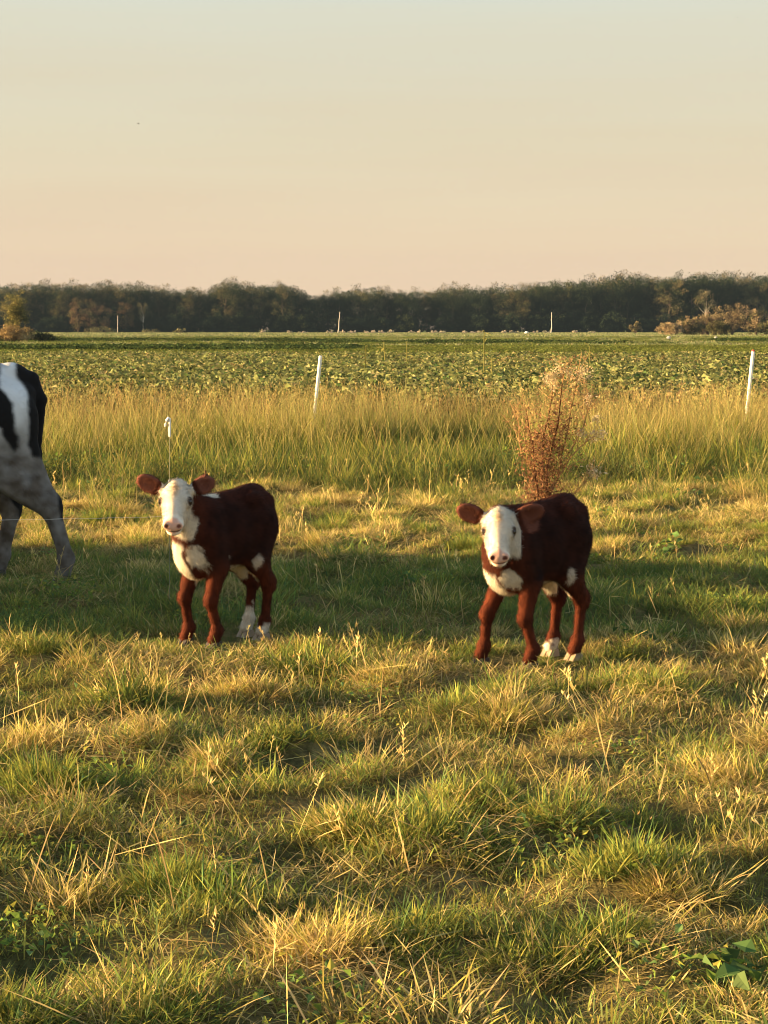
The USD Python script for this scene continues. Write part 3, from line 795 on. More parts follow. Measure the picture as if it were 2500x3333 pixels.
green = [(G_LUSH, 4), (G_YEL, 3), (G_DARK, 3), (STRAW, 1)]
mixed = [(G_LUSH, 3), (G_YEL, 3), (G_DARK, 2), (STRAW, 3), (TAN, 2)]
dry = [(STRAW, 5), (TAN, 4), (G_YEL, 2), (DEAD, 1)]
P = []
for s in range(3): P.append((*sward(s, 330, .17, .030, .075, green, (.1, 1.1), .0032, 1.0), M_grass))                                  # 0-2 short green
for s in range(3): P.append((*sward(10 + s, 320, .17, .030, .075, mixed, (.2, 1.3), .0030, 1.0), M_grass))                             # 3-5 short mixed
for s in range(3): P.append((*sward(20 + s, 230, .19, .06, .15, dry, (.85, 1.6), .0030, .7), M_grass))                                 # 6-8 flattened straw
for s in range(3): P.append((*sward(30 + s, 190, .11, .05, .125, [(G_LUSH, 4), (G_YEL, 5), (G_DARK, 1)], (.0, .9), .0036, 1.1, G_DARK, None, True), M_grass))       # 9-11 lush tufts
for s in range(3): P.append((*sward(40 + s, 170, .10, .05, .13, [(STRAW, 5), (G_YEL, 5), (TAN, 2)], (.0, .95), .0032, 1.1, TAN, None, True), M_grass))             # 12-14 yellow tufts
for s in range(2): P.append((*sward(50 + s, 190, .18, .07, .15, [(G_DARK, 4), (G_LUSH, 4), (G_YEL, 2)], (.3, 1.2), .0032, 1.0, G_DARK), M_grass))                  # 15-16 long soft dark grass
for s in range(3): P.append((*stalks(60 + s, 4, .15, .12, .30, s > 0, STRAW, (0, .9)), M_grass))                                      # 17-19 bleached stalks
P.append((*leaflets(70, 80, .16, .01, .045, .024, [(G_DARK, 3), (G_LUSH, 3), (G_YEL, 2)]), M_grass))                                  # 20 clover
P.append((*leaflets(71, 22, .12, .02, .07, .055, [(G_DARK, 3), (G_LUSH, 3)], .3), M_grass))                                           # 21 broad weeds
for s in range(2): P.append((*sward(80 + s, 26, .30, .10, .24, [(STRAW, 5), (TAN, 3)], (.9, 1.55), .0036, .4), M_grass))               # 22-23 long loose straws
def tufts(kind):
    return [(( v, f), c, m) for v, f, c, m in kind]

r = np.random.default_rng(101)
which, X, Y, SC = [], [], [], []
def strew(x, y, kinds, s0, s1):
    n = len(x)
    which.extend(r.choice(kinds, n)); X.extend(x); Y.extend(y); SC.extend(r.uniform(s0, s1, n))
Y0, Y1 = 3.3, 19.6
x, y = [np.concatenate(q) for q in zip(field_points(r, Y0, 9, 18), field_points(r, 9, Y1, 13))]
lush = drift(x, y, .9, 1)
band = smoothstep(8.9, 9.6, y) * smoothstep(12.6, 11.8, y)         # the strip of longer green growth the herd has left
gr = lush + .22 * band + .04 * (y < 7) - .06 * smoothstep(12.2, 13.5, y)
k = gr > .50
strew(x[k], y[k], [0, 1, 2, 0, 1, 2, 20], .8, 1.25); strew(x[~k], y[~k], [3, 4, 5], .8, 1.3)
x, y = field_points(r, Y0, Y1, 11)
d = drift(x, y, 1.3, 2) - .14 * smoothstep(8.9, 9.6, y) * smoothstep(12.6, 11.8, y) + .08 * smoothstep(12.0, 13.5, y)
k = d > .41
strew(x[k], y[k], [6, 7, 8], .75, 1.25)
x, y = field_points(r, Y0, Y1, 5)
k = drift(x, y, 1.6, 3) + r.normal(0, .08, len(x)) > .5
strew(x[k], y[k], [9, 10, 11], .6, 1.3); strew(x[~k], y[~k], [12, 13, 14], .6, 1.3)
# clumps: several tufts growing together, green or bleached, on the hummocks
def clumps_at(cx, cy, kinds, n0, n1, spread, s0, s1):
    for a, b in zip(cx, cy):
        n = r.integers(n0, n1)
        q = r.normal(0, spread, (n, 2)); d = np.hypot(*q.T) / spread
        which.extend(r.choice(kinds, n)); X.extend(a + q[:, 0]); Y.extend(b + q[:, 1]); SC.extend(r.uniform(s0, s1, n) * np.clip(1.25 - .28 * d, .6, 1.3))
x, y = field_points(r, Y0, Y1, 4.6)
z_ = ground_z(x, y)
k = (z_ > -.003) & ~((y > 8.8) & (y < 12.6)); x, y = x[k], y[k]
g_ = drift(x, y, .9, 41) + r.normal(0, .07, len(x)) + .05 * smoothstep(12, 14, y)
clumps_at(x[g_ < .50], y[g_ < .50], [9, 10, 11], 4, 7, .055, .6, 1.2)
clumps_at(x[g_ >= .50], y[g_ >= .50], [12, 13, 14, 12, 13, 9], 4, 7, .06, .6, 1.1)
for px_, py_, kd, n in [(770, 2450, 0, 16), (450, 2300, 0, 9), (1035, 2190, 2, 14), (590, 2900, 0, 16), (140, 2570, 0, 14), (1180, 2720, 1, 12), (1640, 2330, 1, 10), (2330, 2520, 1, 12), (800, 2250, 1, 8), (1000, 3080, 1, 14), (1330, 3040, 0, 10), (2050, 2860, 0, 11), (60, 2420, 1, 12), (1920, 2130, 1, 9), (1300, 2230, 1, 9), (2420, 2060, 1, 9), (1560, 2640, 0, 9), (240, 2900, 1, 10)]:
    p_ = on_ground(px_, py_)
    clumps_at([p_[0]], [p_[1]], [[9, 10, 11], [12, 13, 14], [15, 9, 16, 10]][kd], n * 2 // 3, n * 2 // 3 + 1, .075, .8, 1.25)
x, y = field_points(r, Y0, Y1, 2.2)
strew(x, y, [22, 23], .7, 1.3)
x, y = field_points(r, 8.7, 12.7, 16)
k = smoothstep(8.7, 9.5, y) * smoothstep(12.8, 12.0, y) + r.normal(0, .25, len(x)) > .5
strew(x[k], y[k], [15, 16], .65, 1.15)
x, y = field_points(r, Y0, Y1, 3.0)
k = drift(x, y, .8, 8) > .46
strew(x[k], y[k], [17, 18, 19], .7, 1.25)
x, y = field_points(r, 4.6, Y1, 1.4)
k = drift(x, y, .7, 9) > .55
strew(x[k], y[k], [20, 20, 21], .8, 1.2)
which, X, Y, SC = map(np.array, (which, X, Y, SC))
# the calves and the cow have trodden the grass round their feet
for cx_, cy_ in FEET:
    near = np.hypot(X - cx_, Y - cy_)
    SC = np.where(near < .35, SC * np.clip(.45 + .55 * near / .35, .45, 1), SC)
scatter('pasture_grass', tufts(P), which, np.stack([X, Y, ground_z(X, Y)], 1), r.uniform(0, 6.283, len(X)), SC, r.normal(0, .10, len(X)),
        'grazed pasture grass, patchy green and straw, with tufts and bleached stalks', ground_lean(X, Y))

# ------------------------------------------------------------------ the uncut strip along the fence
def clump(seed, stems, lo, hi, leaf_mix, tone, half=.2, lw=.006, leaves=40):
    a = sward(seed, leaves, half, lo * .45, hi * .62, leaf_mix, (.05, .5), lw, .9, G_DARK)
    b = stalks(seed + 1, stems, half, lo, hi, True, tone, (0, .42))
    return merge([a, b])
GOLD = np.array([.42, .355, .13])
T = []
for s in range(4): T.append((*clump(200 + 3 * s, 15, .66, .96, [(G_YEL, 5), (GOLD, 2), (G_LUSH, 3)], (GOLD, GOLD * np.array([.72, .85, .8]))[s % 2], .2, .006, 60), M_tall))                   # 0-3 golden heads
for s in range(3): T.append((*clump(230 + 3 * s, 7, .42, .74, [(G_LUSH * .8, 4), (G_YEL * .9, 5), (G_DARK * .8, 2)], GOLD * .9, .22, .006, 80), M_tall)) # 4-6 green with heads
for s in range(2): T.append((*sward(260 + s, 120, .24, .16, .36, [(np.array([.085, .108, .038]), 6), (np.array([.14, .15, .045]), 4), (G_YEL * .8, 2), (TAN * .7, 1)], (.1, .9), .006, 1.0, G_DARK), M_tall)) # 7-8 low dark green
for s in range(2): T.append((*clump(270 + 3 * s, 14, .55, .85, [(DEAD, 2), (TAN, 3), (G_YEL, 2)], np.array([.30, .20, .10])), M_tall))             # 9-10 brown weeds behind
T.append((*leaflets(280, 50, .26, .03, .20, .05, [(G_DARK, 3), (G_LUSH, 3), (G_YEL, 1)]), M_tall))                                                # 11 docks and clover
which, X, Y, SC = [], [], [], []
edge = lambda x: 3.4 * (drift(x, x * 0 + 3, .5, 12) - .5) * 2
edge = lambda x: 1.1 * (drift(x, x * 0 + 3, .5, 12) - .5) * 2
x, y = field_points(r, 17.2, 21.9, 13)
k = (y > 18.4 + edge(x) + r.normal(0, .45, len(x))) & (y < 21.6 + edge(x) + r.normal(0, .5, len(x)))
strew(x[k], y[k], [7, 8, 7, 8, 7, 8, 11, 6, 5], .65, 1.15)
x, y = field_points(r, 17.2, 19.9, 5)
k = (y > 17.6 + edge(x)) & (drift(x, y, .6, 14) > .46)
strew(x[k], y[k], [7, 8, 7, 8, 11], .6, 1.1)
x, y = field_points(r, 14.8, 19.2, 4)
k = r.uniform(0, 1, len(x)) < smoothstep(14.8, 19.5, y) * 1.3 * (drift(x, y, .55, 15) > .45)
strew(x[k], y[k], [4, 5, 6, 7, 8, 7, 8], .4, .8)
x, y = field_points(r, 20.4, 25.4, 11)
g_ = (y - 20.9) / 2.2 + (drift(x, y, .42, 13) - .5) * 3.0 + r.normal(0, .2, len(x))
x, y, g_ = x[g_ > .1], y[g_ > .1], g_[g_ > .1]
k = g_ > .55
strew(x[k], y[k], [0, 1, 2, 3], .62, 1.12); strew(x[~k], y[~k], [4, 5, 6, 7, 8], .7, 1.15)
x, y = field_points(r, 25.0, 27.4, 9, 2.2, 2.0)
strew(x, y, [9, 10, 0, 9, 10], .8, 1.1)
for px_ in (1020, 2435):                                   # ranker growth at the foot of each post
    p_ = at(px_, 1290, 23.4)
    n = 80; x = p_[0] + r.normal(0, .6, n); y = r.uniform(22.6, 23.9, n); strew(x, y, [0, 1, 2, 3, 4, 5], .85, 1.15)
which, X, Y, SC = map(np.array, (which, X, Y, SC))
scatter('tall_grass', tufts(T), which, np.stack([X, Y, ground_z(X, Y)], 1), r.uniform(0, 6.283, len(X)), SC, r.normal(0, .13, len(X)),
        'uncut strip of tall golden seeding grass along the fence')

# ------------------------------------------------------------------ the leafy crop beyond the fence, then the smooth green and pale fields
C_G, C_Y, C_D = np.array([.17, .185, .068]), np.array([.30, .28, .12]), np.array([.085, .125, .04])
Cp = []
for s in range(5):
    Cp.append((*merge([leaflets(300 + s, 52, .30, .22, .62, .112, [(C_G, 5), (C_D, 2), (C_Y, 3)], .5), leaflets(320 + s, 20, .30, .08, .35, .10, [(C_D, 4), (C_G, 2)]),
                       stalks(340 + s, 6, .22, .3, .6, False, C_G * 1.1, (0, .5))]), M_crop))
Cp.append((*leaflets(350, 64, .32, .2, .60, .09, [(C_Y, 5), (TAN, 2), (C_G, 2)]), M_crop))
which, X, Y, SC = [], [], [], []
x, y = field_points(r, 27.0, 70.0, 6.0, 3.0, 2.5)
k = drift(x, y, .22, 21) > .60
strew(x[~k], y[~k], [0, 1, 2, 3, 4], .8, 1.2); strew(x[k], y[k], [5, 0, 5, 2], .8, 1.15)
which, X, Y, SC = map(np.array, (which, X, Y, SC))
scatter('leafy_crop', tufts(Cp), which, np.stack([X, Y, 0 * X], 1), r.uniform(0, 6.283, len(X)), SC, r.normal(0, .06, len(X)), 'knee-high leafy crop in the field beyond the fence')

def canopy(seed, n, half, hmin, hmax, size, mix):
    return leaflets(seed, n, half, hmin, hmax, size, mix, .2)
F = []
for s in range(3): F.append((*canopy(400 + s, 300, 1.0, .10, .38, .085, [(np.array([.12, .15, .034]), 5), (np.array([.17, .18, .05]), 3)]), M_field))            # 0-2 smooth green
for s in range(2): F.append((*canopy(410 + s, 220, 1.5, .05, .50, .18, [(np.array([.045, .072, .024]), 5), (np.array([.065, .09, .03]), 2)]), M_field))           # 3-4 dark rows
for s in range(3): F.append((*sward(420 + s, 150, 2.0, .12, .34, [(np.array([.22, .25, .12]), 4), (np.array([.17, .22, .09]), 3), (np.array([.30, .27, .15]), 1)], (.0, .9), .10, .6, np.array([.12, .14, .06])), M_field))  # 5-7 pale far grass
which, X, Y, SC = [], [], [], []
x, y = field_points(r, 68, 130, 1.5, 6, 5)
strew(x, y, [0, 1, 2], .8, 1.2)
x, y = field_points(r, 104, 124, .9, 8, 6)
k = x < -1 + 8 * (drift(x, y * 0, .05, 31) - .5)
strew(x[k], y[k], [3, 4], .8, 1.1)
x, y = field_points(r, 165, 205, .35, 12, 10)
k = drift(x, y, .03, 32) > .44
strew(x[k], y[k], [3, 4], .8, 1.15)
x, y = field_points(r, 128, 300, .28, 14, 12)
strew(x, y, [0, 5, 6, 7, 5], .8, 1.2)
x, y = field_points(r, 290, 616, .085, 30, 30)
strew(x, y, [5, 6, 7], 1.2, 1.6)
which, X, Y, SC = map(np.array, (which, X, Y, SC))
scatter('field_growth', tufts(F), which, np.stack([X, Y, 0 * X], 1), r.uniform(0, 6.283, len(X)), SC, None, 'smooth green and pale grassy fields running out to the wood')
# ------------------------------------------------------------------ trees: tapered trunk with limbs, crown of leaf clumps
def crown_mesh(r, centre, radii, clumps, per, leaf, tones, hollow=.55, low=-1.0, ragged=.25):
    """Leaf-sized faces gathered in clumps through the crown's volume; tones are colours, chosen clump by clump."""
    V, C = [], []
    k = 0
    while k < clumps:
        d = r.normal(0, 1, 3); d /= np.linalg.norm(d)
        if d[2] < low: continue
        q = r.uniform(hollow, 1.0) * (1 + r.normal(0, ragged * .5))
        c = np.array(centre) + d * q * np.array(radii)
        size = np.mean(radii) * r.uniform(.20, .38)
        p = r.normal(0, 1, (per, 3)); p /= np.linalg.norm(p, axis=1, keepdims=True)
        p = c + p * (r.uniform(.4, 1.0, (per, 1)) * size) * np.array([1, 1, .8])
        a = r.normal(0, 1, (per, 3)); a /= np.linalg.norm(a, axis=1, keepdims=True)
        b = np.cross(a, r.normal(0, 1, (per, 3))); b /= np.linalg.norm(b, axis=1, keepdims=True) + 1e-9
        s = leaf * r.uniform(.6, 1.4, (per, 1))
        V.append(np.stack([p - a * s * .5, p + b * s * .38, p + a * s * .5], 1)); 
        t = tones[r.integers(len(tones))] * r.uniform(.75, 1.25)
        C.append(np.repeat((t * r.uniform(.75, 1.25, (per, 1)))[:, None], 3, 1))
        k += 1
    V, C = np.concatenate(V).reshape(-1, 3), np.concatenate(C).reshape(-1, 3)
    return (V, np.arange(len(V)).reshape(-1, 3)), C

def trunk_mesh(r, height, girth, limbs, spread):
    pts = np.array([[0, 0, -.3], [r.normal(0, .1), r.normal(0, .1), height * .35], [r.normal(0, .3), r.normal(0, .3), height * .7], [r.normal(0, .4), r.normal(0, .4), height]])
    parts = [tube(pts, [girth, girth * .75, girth * .5, girth * .15], 6)]
    for _ in range(limbs):
        t = r.uniform(.4, .85); a = r.uniform(0, 6.283)
        p0 = pts[1] + (pts[3] - pts[1]) * ((t - .35) / .65)
        d = np.array([math.cos(a), math.sin(a), r.uniform(.5, 1.1)])
        L = spread * r.uniform(.5, 1.0)
        parts.append(tube([p0, p0 + d * L * .5, p0 + d * L + [0, 0, L * .15]], [girth * .4, girth * .25, girth * .07], 5))
    return join(parts)

BARK = np.array([.085, .065, .045]); PALE_BARK = np.array([.38, .34, .28])
def tree_kind(name, seed, h, rad, tones, leaf=.36, clumps=34, per=64, low=-.75, base=.30, bark=BARK, squash=1.0, ragged=.10):
    """A class prim holding one kind of tree, h metres tall."""
    r = np.random.default_rng(seed)
    k = klass(name)
    tm = trunk_mesh(r, h * .66, h * .018 + .05, 5, rad * .8)
    put(k, 'trunk', tm, M_bark, col=np.tile(bark, (len(tm.vertices), 1)))
    cz = h * (base + (1 - base) * .5)
    m, c = crown_mesh(r, (0, 0, cz), (rad, rad, h * (1 - base) * .5 * squash), clumps, per, leaf, tones, .5, low, ragged)
    put(k, 'crown', m, M_crown, col=c)
    return k

DK = [np.array([.030, .043, .024]), np.array([.025, .037, .022]), np.array([.044, .056, .028])]
OL = [np.array([.13, .115, .055]), np.array([.09, .09, .042]), np.array([.15, .12, .06])]
RU = [np.array([.15, .095, .055]), np.array([.12, .085, .05]), np.array([.17, .11, .065])]
PA = [np.array([.17, .155, .09]), np.array([.13, .125, .07]), np.array([.20, .17, .10])]
KINDS = {'dark': [], 'olive': [], 'russet': [], 'pale': []}
for i in range(4): KINDS['dark'].append(tree_kind(f'dark_tree_{i}', 500 + i, 17, 3.9 + .4 * (i % 2), DK, clumps=95, base=.0, low=-.97))
for i in range(3): KINDS['olive'].append(tree_kind(f'olive_tree_{i}', 520 + i, 17, 4.1, DK + OL + OL, clumps=85, base=.04, low=-.97))
for i in range(2): KINDS['russet'].append(tree_kind(f'russet_tree_{i}', 530 + i, 13, 3.4, RU + RU + OL, clumps=70, base=.03, low=-.97))
for i in range(2): KINDS['pale'].append(tree_kind(f'pale_tree_{i}', 540 + i, 17, 3.4, PA + OL, clumps=34, base=.3, bark=PALE_BARK, ragged=.35))

# the wood's skyline, in pixels of the photograph
SKY = np.array([(-300, 930), (0, 926), (100, 916), (200, 912), (300, 914), (400, 918), (500, 922), (560, 925), (640, 934), (690, 944), (706, 914), (740, 906), (790, 916), (830, 922), (860, 914), (900, 912),
                (945, 918), (975, 940), (1020, 948), (1080, 943), (1160, 930), (1240, 934), (1320, 938), (1400, 934), (1500, 922), (1560, 926), (1650, 922), (1740, 912), (1850, 902), (2000, 892), (2100, 886), (2200, 881), (2300, 884), (2400, 886), (2500, 886), (2800, 884)])
WOOD = 618.0
def sky_h(px, depth):
    return EYE + (HORIZON - np.interp(px, SKY[:, 0], SKY[:, 1])) * depth / FPX
rt = np.random.default_rng(77)
# front row, tree by tree
row = []
px = -90.0
while px < 2600:
    row.append(px); px += rt.uniform(32, 50)
SPECIAL = {}
MARKS = [(0, 'the left edge'), (383, 'the thin left pole'), (740, 'the ragged tree'), (980, 'the treetop dip'), (1104, 'the leaning pole'),
         (1450, 'the middle of the wood'), (1795, 'the crooked pole'), (2065, 'the round bush'), (2300, 'the right hedge'), (2500, 'the right edge')]
NTH = ['first', 'second', 'third', 'fourth', 'fifth', 'sixth', 'seventh', 'eighth', 'ninth', 'tenth', 'eleventh', 'twelfth']
_count = {}
def where_is(px, what, join_word='of'):
    """Names the thing by its turn in the row beside the nearest landmark; call it from the landmark outwards."""
    mx, mark = min(MARKS, key=lambda q: abs(q[0] - px))
    side = 'right' if px >= mx else 'left'
    k = (what, mark, side); n = _count.get(k, 0); _count[k] = n + 1
    return f'{what}, {NTH[n]} to the {side} of {mark}'
outward = lambda px: min(abs(q[0] - px) for q in MARKS)
row = sorted((p for p in row if -25 < p < 2525), key=outward)
for px in row:
    d = WOOD + rt.uniform(-2, 5)
    kind = 'olive' if (px < 620 and rt.random() < .6) or rt.random() < .28 else 'dark'
    if 690 < px < 960: kind = 'olive' if rt.random() < .4 else 'dark'
    h = sky_h(px, d) * rt.uniform(.90, 1.0)
    s = h / 17 / 1.02
    lab = where_is(px, {'dark': 'dark tree of the far wood', 'olive': 'olive tree of the far wood'}[kind])
    copy_of(KINDS[kind][rt.integers(len(KINDS[kind]))], 'wood_tree', lab, 'tree', ((px - 1250) * d / FPX, d, 0), rt.uniform(0, 6.28), 'trees along the front of the far wood', (s * rt.uniform(.95, 1.15), s * 1.05, s))
# lighter trees that can be told from the rest
for px, top, kind, lab, w in [(258, 968, 'russet', 'russet tree at the foot of the wood, leftmost of the russet ones', 1.0), (300, 972, 'russet', 'russet tree at the foot of the wood, beside the leftmost one', 1.1),
                           (345, 985, 'russet', 'russet tree just left of the thin upright pole before the wood', 1.0), (415, 974, 'russet', 'russet tree just right of the thin upright pole before the wood', 1.0),
                           (205, 940, 'olive', 'olive tree with hanging sunlit crown above the left bushes', .9), (470, 974, 'pale', 'slim pale tree leaning out of the wood right of the russet ones', .6),
                           (735, 903, 'olive', 'tallest tree of the left wood, olive crown with a ragged top', 1.1), (925, 912, 'olive', 'round-topped olive tree ending the tall group left of the dip', 1.1),
                           (1690, 935, 'olive', 'sunlit olive tree high in the wood above the right pole', 1.0), 
                           (2290, 925, 'pale', 'pale-barked tree rising behind the hedge of bushes on the right', .75), (2170, 890, 'olive', 'broad olive treetop highest on the right of the wood', 1.3)]:
    d = WOOD - 9 if kind in ('russet', 'pale') else WOOD - 4
    h = EYE + (HORIZON - top) * d / FPX; s = h / (13 if kind == 'russet' else 17) / 1.02
    copy_of(KINDS[kind][int(px) % len(KINDS[kind])], 'wood_tree', lab, 'tree', ((px - 1250) * d / FPX, d, 0), px, None, (s * w if kind != 'pale' else s * w * 1.3, s, s))
# behind them the wood reads as one mass
back = [[], [], [], []]
which, pos, sc = [], [], []
protos = []
for i, tones in enumerate((DK, DK, DK + OL)):
    r_ = np.random.default_rng(560 + i)
    m, c = crown_mesh(r_, (0, 0, 9.2), (4.4, 4.4, 9.0), 90, 50, .45, tones, .5, -.95, .10)
    protos.append((m, c, M_crown))
for dd in (9, 17, 26, 40):
    px = -200.0
    while px < 2700:
        d = WOOD + dd + rt.uniform(-3, 3)
        h = sky_h(px, d) * rt.uniform(.86, 1.0) + rt.normal(0, .25)
        pos.append(((px - 1250) * d / FPX, d, 0)); sc.append([h / 17.6 * rt.uniform(.9, 1.2)] * 2 + [h / 17.6]); which.append(rt.integers(3)); px += rt.uniform(34, 54)
scatter('woodland', protos, which, pos, rt.uniform(0, 6.28, len(pos)), np.array(sc), None, 'far-off dark wood behind its front trees')
r_ = np.random.default_rng(590)
protos = [crown_mesh(np.random.default_rng(591 + i), (0, 0, 2.0), (3.2, 2.4, 2.6), 34, 50, .38, DK, .3, -.9) + (M_crown,) for i in range(2)]
pos, sc, which = [], [], []
for _ in range(260):
    px = rt.uniform(-150, 2650); d = WOOD - rt.uniform(1, 7)
    pos.append(((px - 1250) * d / FPX, d, 0)); sc.append(rt.uniform(.7, 1.7)); which.append(rt.integers(2))
scatter('undergrowth', protos, which, pos, rt.uniform(0, 6.28, len(pos)), np.array(sc), None, 'dark undergrowth along the foot of the wood')

# ------------------------------------------------------------------ bushes
def bush(name, label, px, base_py, top_py, width_px, depth, tones, seed, leaf=.30, clumps=85, per=48, stems=5, category='bush', group=None, squash=1.0):
    """A bush whose foot, top and width are given in pixels at a distance in metres."""
    r = np.random.default_rng(seed)
    x = (px - 1250) * depth / FPX
    h = (base_py - top_py) * depth / FPX; w = width_px * depth / FPX / 2
    t = thing(name, label, category, (x, depth, 0), 0, group)
    st = join([tube([[r.normal(0, .1), r.normal(0, .1), -.1], [r.normal(0, w * .25), r.normal(0, w * .25), h * .45], [r.normal(0, w * .5), r.normal(0, w * .5), h * .8]], [.03 * h, .02 * h, .006 * h], 5) for _ in range(stems)])
    put(t, 'stem', st, M_bark, col=np.tile(BARK * 1.3, (len(st.vertices), 1)))
    m, c = crown_mesh(r, (0, 0, h * .48), (w * .92, w * .75, h * .47), clumps, per, leaf, tones, .35, -.97, .22)
    m[0][:, 2] = np.maximum(m[0][:, 2], .02)
    put(t, 'foliage', m, M_crown, col=c)
    return t
HAZEL = [np.array([.32, .245, .135]), np.array([.26, .21, .11]), np.array([.38, .28, .16])]
OLIVE = [np.array([.12, .115, .05]), np.array([.10, .10, .045]), np.array([.15, .13, .06])]
RUST = [np.array([.40, .285, .13]), np.array([.32, .225, .10]), np.array([.46, .34, .165])]
HB = 'bushes of the hedge on the right'
bush('hedge_bush', 'low rounded bush at the left end of the hedge on the right', 2180, 1095, 1046, 90, 372, HAZEL, 601, .30)
bush('hedge_bush', 'second bush of the right hedge, brownish and slightly taller than the end one', 2245, 1095, 1030, 95, 374, HAZEL + OLIVE, 602, .32)
bush('hedge_bush', 'dusty brown bush in the middle of the right hedge', 2300, 1096, 1012, 100, 376, HAZEL, 603, .34)
bush('hedge_bush', 'tall pale round-headed bush, highest of the right hedge', 2380, 1096, 984, 120, 374, HAZEL + [np.array([.26, .21, .12])], 604, .34, 52)
bush('hedge_bush', 'dark hollow bush below the tall pale one in the right hedge', 2335, 1098, 1045, 90, 366, OLIVE, 605, .32)
bush('hedge_bush', 'ragged brown bush at the right edge of the picture', 2455, 1098, 990, 110, 372, HAZEL + OLIVE, 606, .34, 50)
bush('hedge_bush', 'small rusty bush low at the right edge of the picture', 2500, 1100, 1045, 90, 366, [RUST[0] * .6] + OLIVE, 607, .3)
bush('round_bush', 'lone small round bush before the wood, left of the right hedge', 2065, 1086, 1043, 48, 520, HAZEL + OLIVE, 608, .45, 30)
bush('dry_bush', 'wide orange brown dry bush at the left edge before the wood', 40, 1119, 1058, 170, 190, RUST, 609, .20, 110, 50)
bush('dry_bush', 'dark grey green bush at the right foot of the orange one', 140, 1114, 1068, 90, 192, DK + OLIVE, 610, .22, 40, 40)
bush('low_bush', 'long low green bush under the thin upright pole', 330, 1084, 1064, 130, 585, OLIVE, 611, .5, 30, 30)
bush('low_bush', 'low green bush right of the thin upright pole', 490, 1084, 1070, 70, 585, OLIVE, 612, .5, 24, 30)
bush('low_bush', 'small yellow green mound at the foot of the wood, left of the ragged tall tree', 590, 1085, 1066, 60, 560, [np.array([.22, .20, .09])] + OLIVE, 613, .5, 24, 30)
# upright tree over the orange bush
t = thing('upright_tree', 'narrow olive gold tree rising behind the orange bush on the left', 'tree', ((62 - 1250) * 205 / FPX, 205, 0))
r_ = np.random.default_rng(620)
tm = trunk_mesh(r_, 4.6, .09, 7, 1.0); put(t, 'trunk', tm, M_bark, col=np.tile(BARK, (len(tm.vertices), 1)))
GD = [np.array([.17, .15, .05]), np.array([.13, .125, .045]), np.array([.21, .175, .065]), np.array([.08, .085, .035])]
m1, c1 = crown_mesh(r_, (0, 0, 3.35), (1.4, 1.3, 2.75), 130, 50, .19, GD, .2, -.97, .45)
put(t, 'crown', m1, M_crown, col=c1)

# pale clumps strung along the far edge of the field
PCL = [np.array([.52, .46, .33]), np.array([.44, .41, .28]), np.array([.56, .46, .38])]
PLACES = [(855, 22), (945, 18), (985, 34), (1075, 26), (1115, 22), (1145, 30), (1195, 18), (1215, 26), (1240, 24), (1275, 26), (1340, 20), (1365, 18), (1410, 40), (1440, 24), (1510, 16), (1535, 24), (1562, 20), (1640, 18), (1662, 16), (1680, 18), (1745, 30), (1775, 24), (1870, 20), (1925, 22)]
for i, (px, w) in enumerate(sorted(PLACES, key=lambda q: outward(q[0]))):
    bush('field_clump', where_is(px, 'pale clump on the field edge'), px, 1086, 1085 - 9 - (i * 7 % 6), w * 1.15, 545, PCL, 640 + i, .34, 16, 40, 2, 'clump', 'pale clumps along the far edge of the field')
for i, (px, py, w, d) in enumerate([(1752, 1108, 26, 215), (1790, 1107, 36, 222), (1815, 1106, 22, 226), (1935, 1107, 34, 216), (1972, 1105, 30, 224), (2000, 1106, 20, 218)]):
    bush('field_weed', ['dark leafy weed low in the field below the right pole, leftmost of three', 'dark leafy weed low in the field below the right pole, the widest', 'dark leafy weed low in the field below the right pole, rightmost of three',
                        'dark leafy weed before the lone round bush, leftmost of three', 'dark leafy weed before the lone round bush, middle of three', 'dark leafy weed before the lone round bush, rightmost of three'][i],
         px, py, py - 10, w, d, [np.array([.035, .06, .025]), np.array([.05, .08, .03])], 680 + i, .16, 14, 26, 3, 'weed')
def pale_lump(px, py, w, depth, label, seed):
    """A weathered bale-sized lump, rounded and uneven."""
    m = trimesh.creation.icosphere(3, 1.0); v = m.vertices.copy()
    v *= (1 + .25 * (fbm(v * 1.7 + seed, 3, seed) - .5))[:, None]
    R = w * depth / FPX / 2
    v = v * np.array([R, R * .9, R * .85]); v[:, 2] = np.maximum(v[:, 2], -R * .55) + R * .5
    m.vertices = v
    t = thing('pale_lump', label, 'lump', ((px - 1250) * depth / FPX, depth, max(0, EYE - (py - HORIZON) * depth / FPX - R * .4)), 0)
    put(t, 'body', m, M_post, smooth=True)
    tuft = sward(seed, 60, R * 1.1, .2, .45, [(np.array([.1, .15, .05]), 1), (np.array([.25, .24, .12]), 1)], (0, .8), .05, .4, DEAD)
    put(t, 'grass_collar', (tuft[0], tuft[1]), M_field, col=tuft[2])
pale_lump(2172, 1101, 14, 235, 'small whitish lump in the field below the right hedge', 3)
pale_lump(2325, 1100, 11, 240, 'small yellowish white lump in the field right of the whitish one', 5)
pale_lump(1712, 1084, 13, 500, 'small pinkish white lump at the field edge left of the right pole', 7)
pale_lump(1035 + 680, 1106, 12, 225, 'small whitish lump low in the green field, left of the dark weeds', 9)

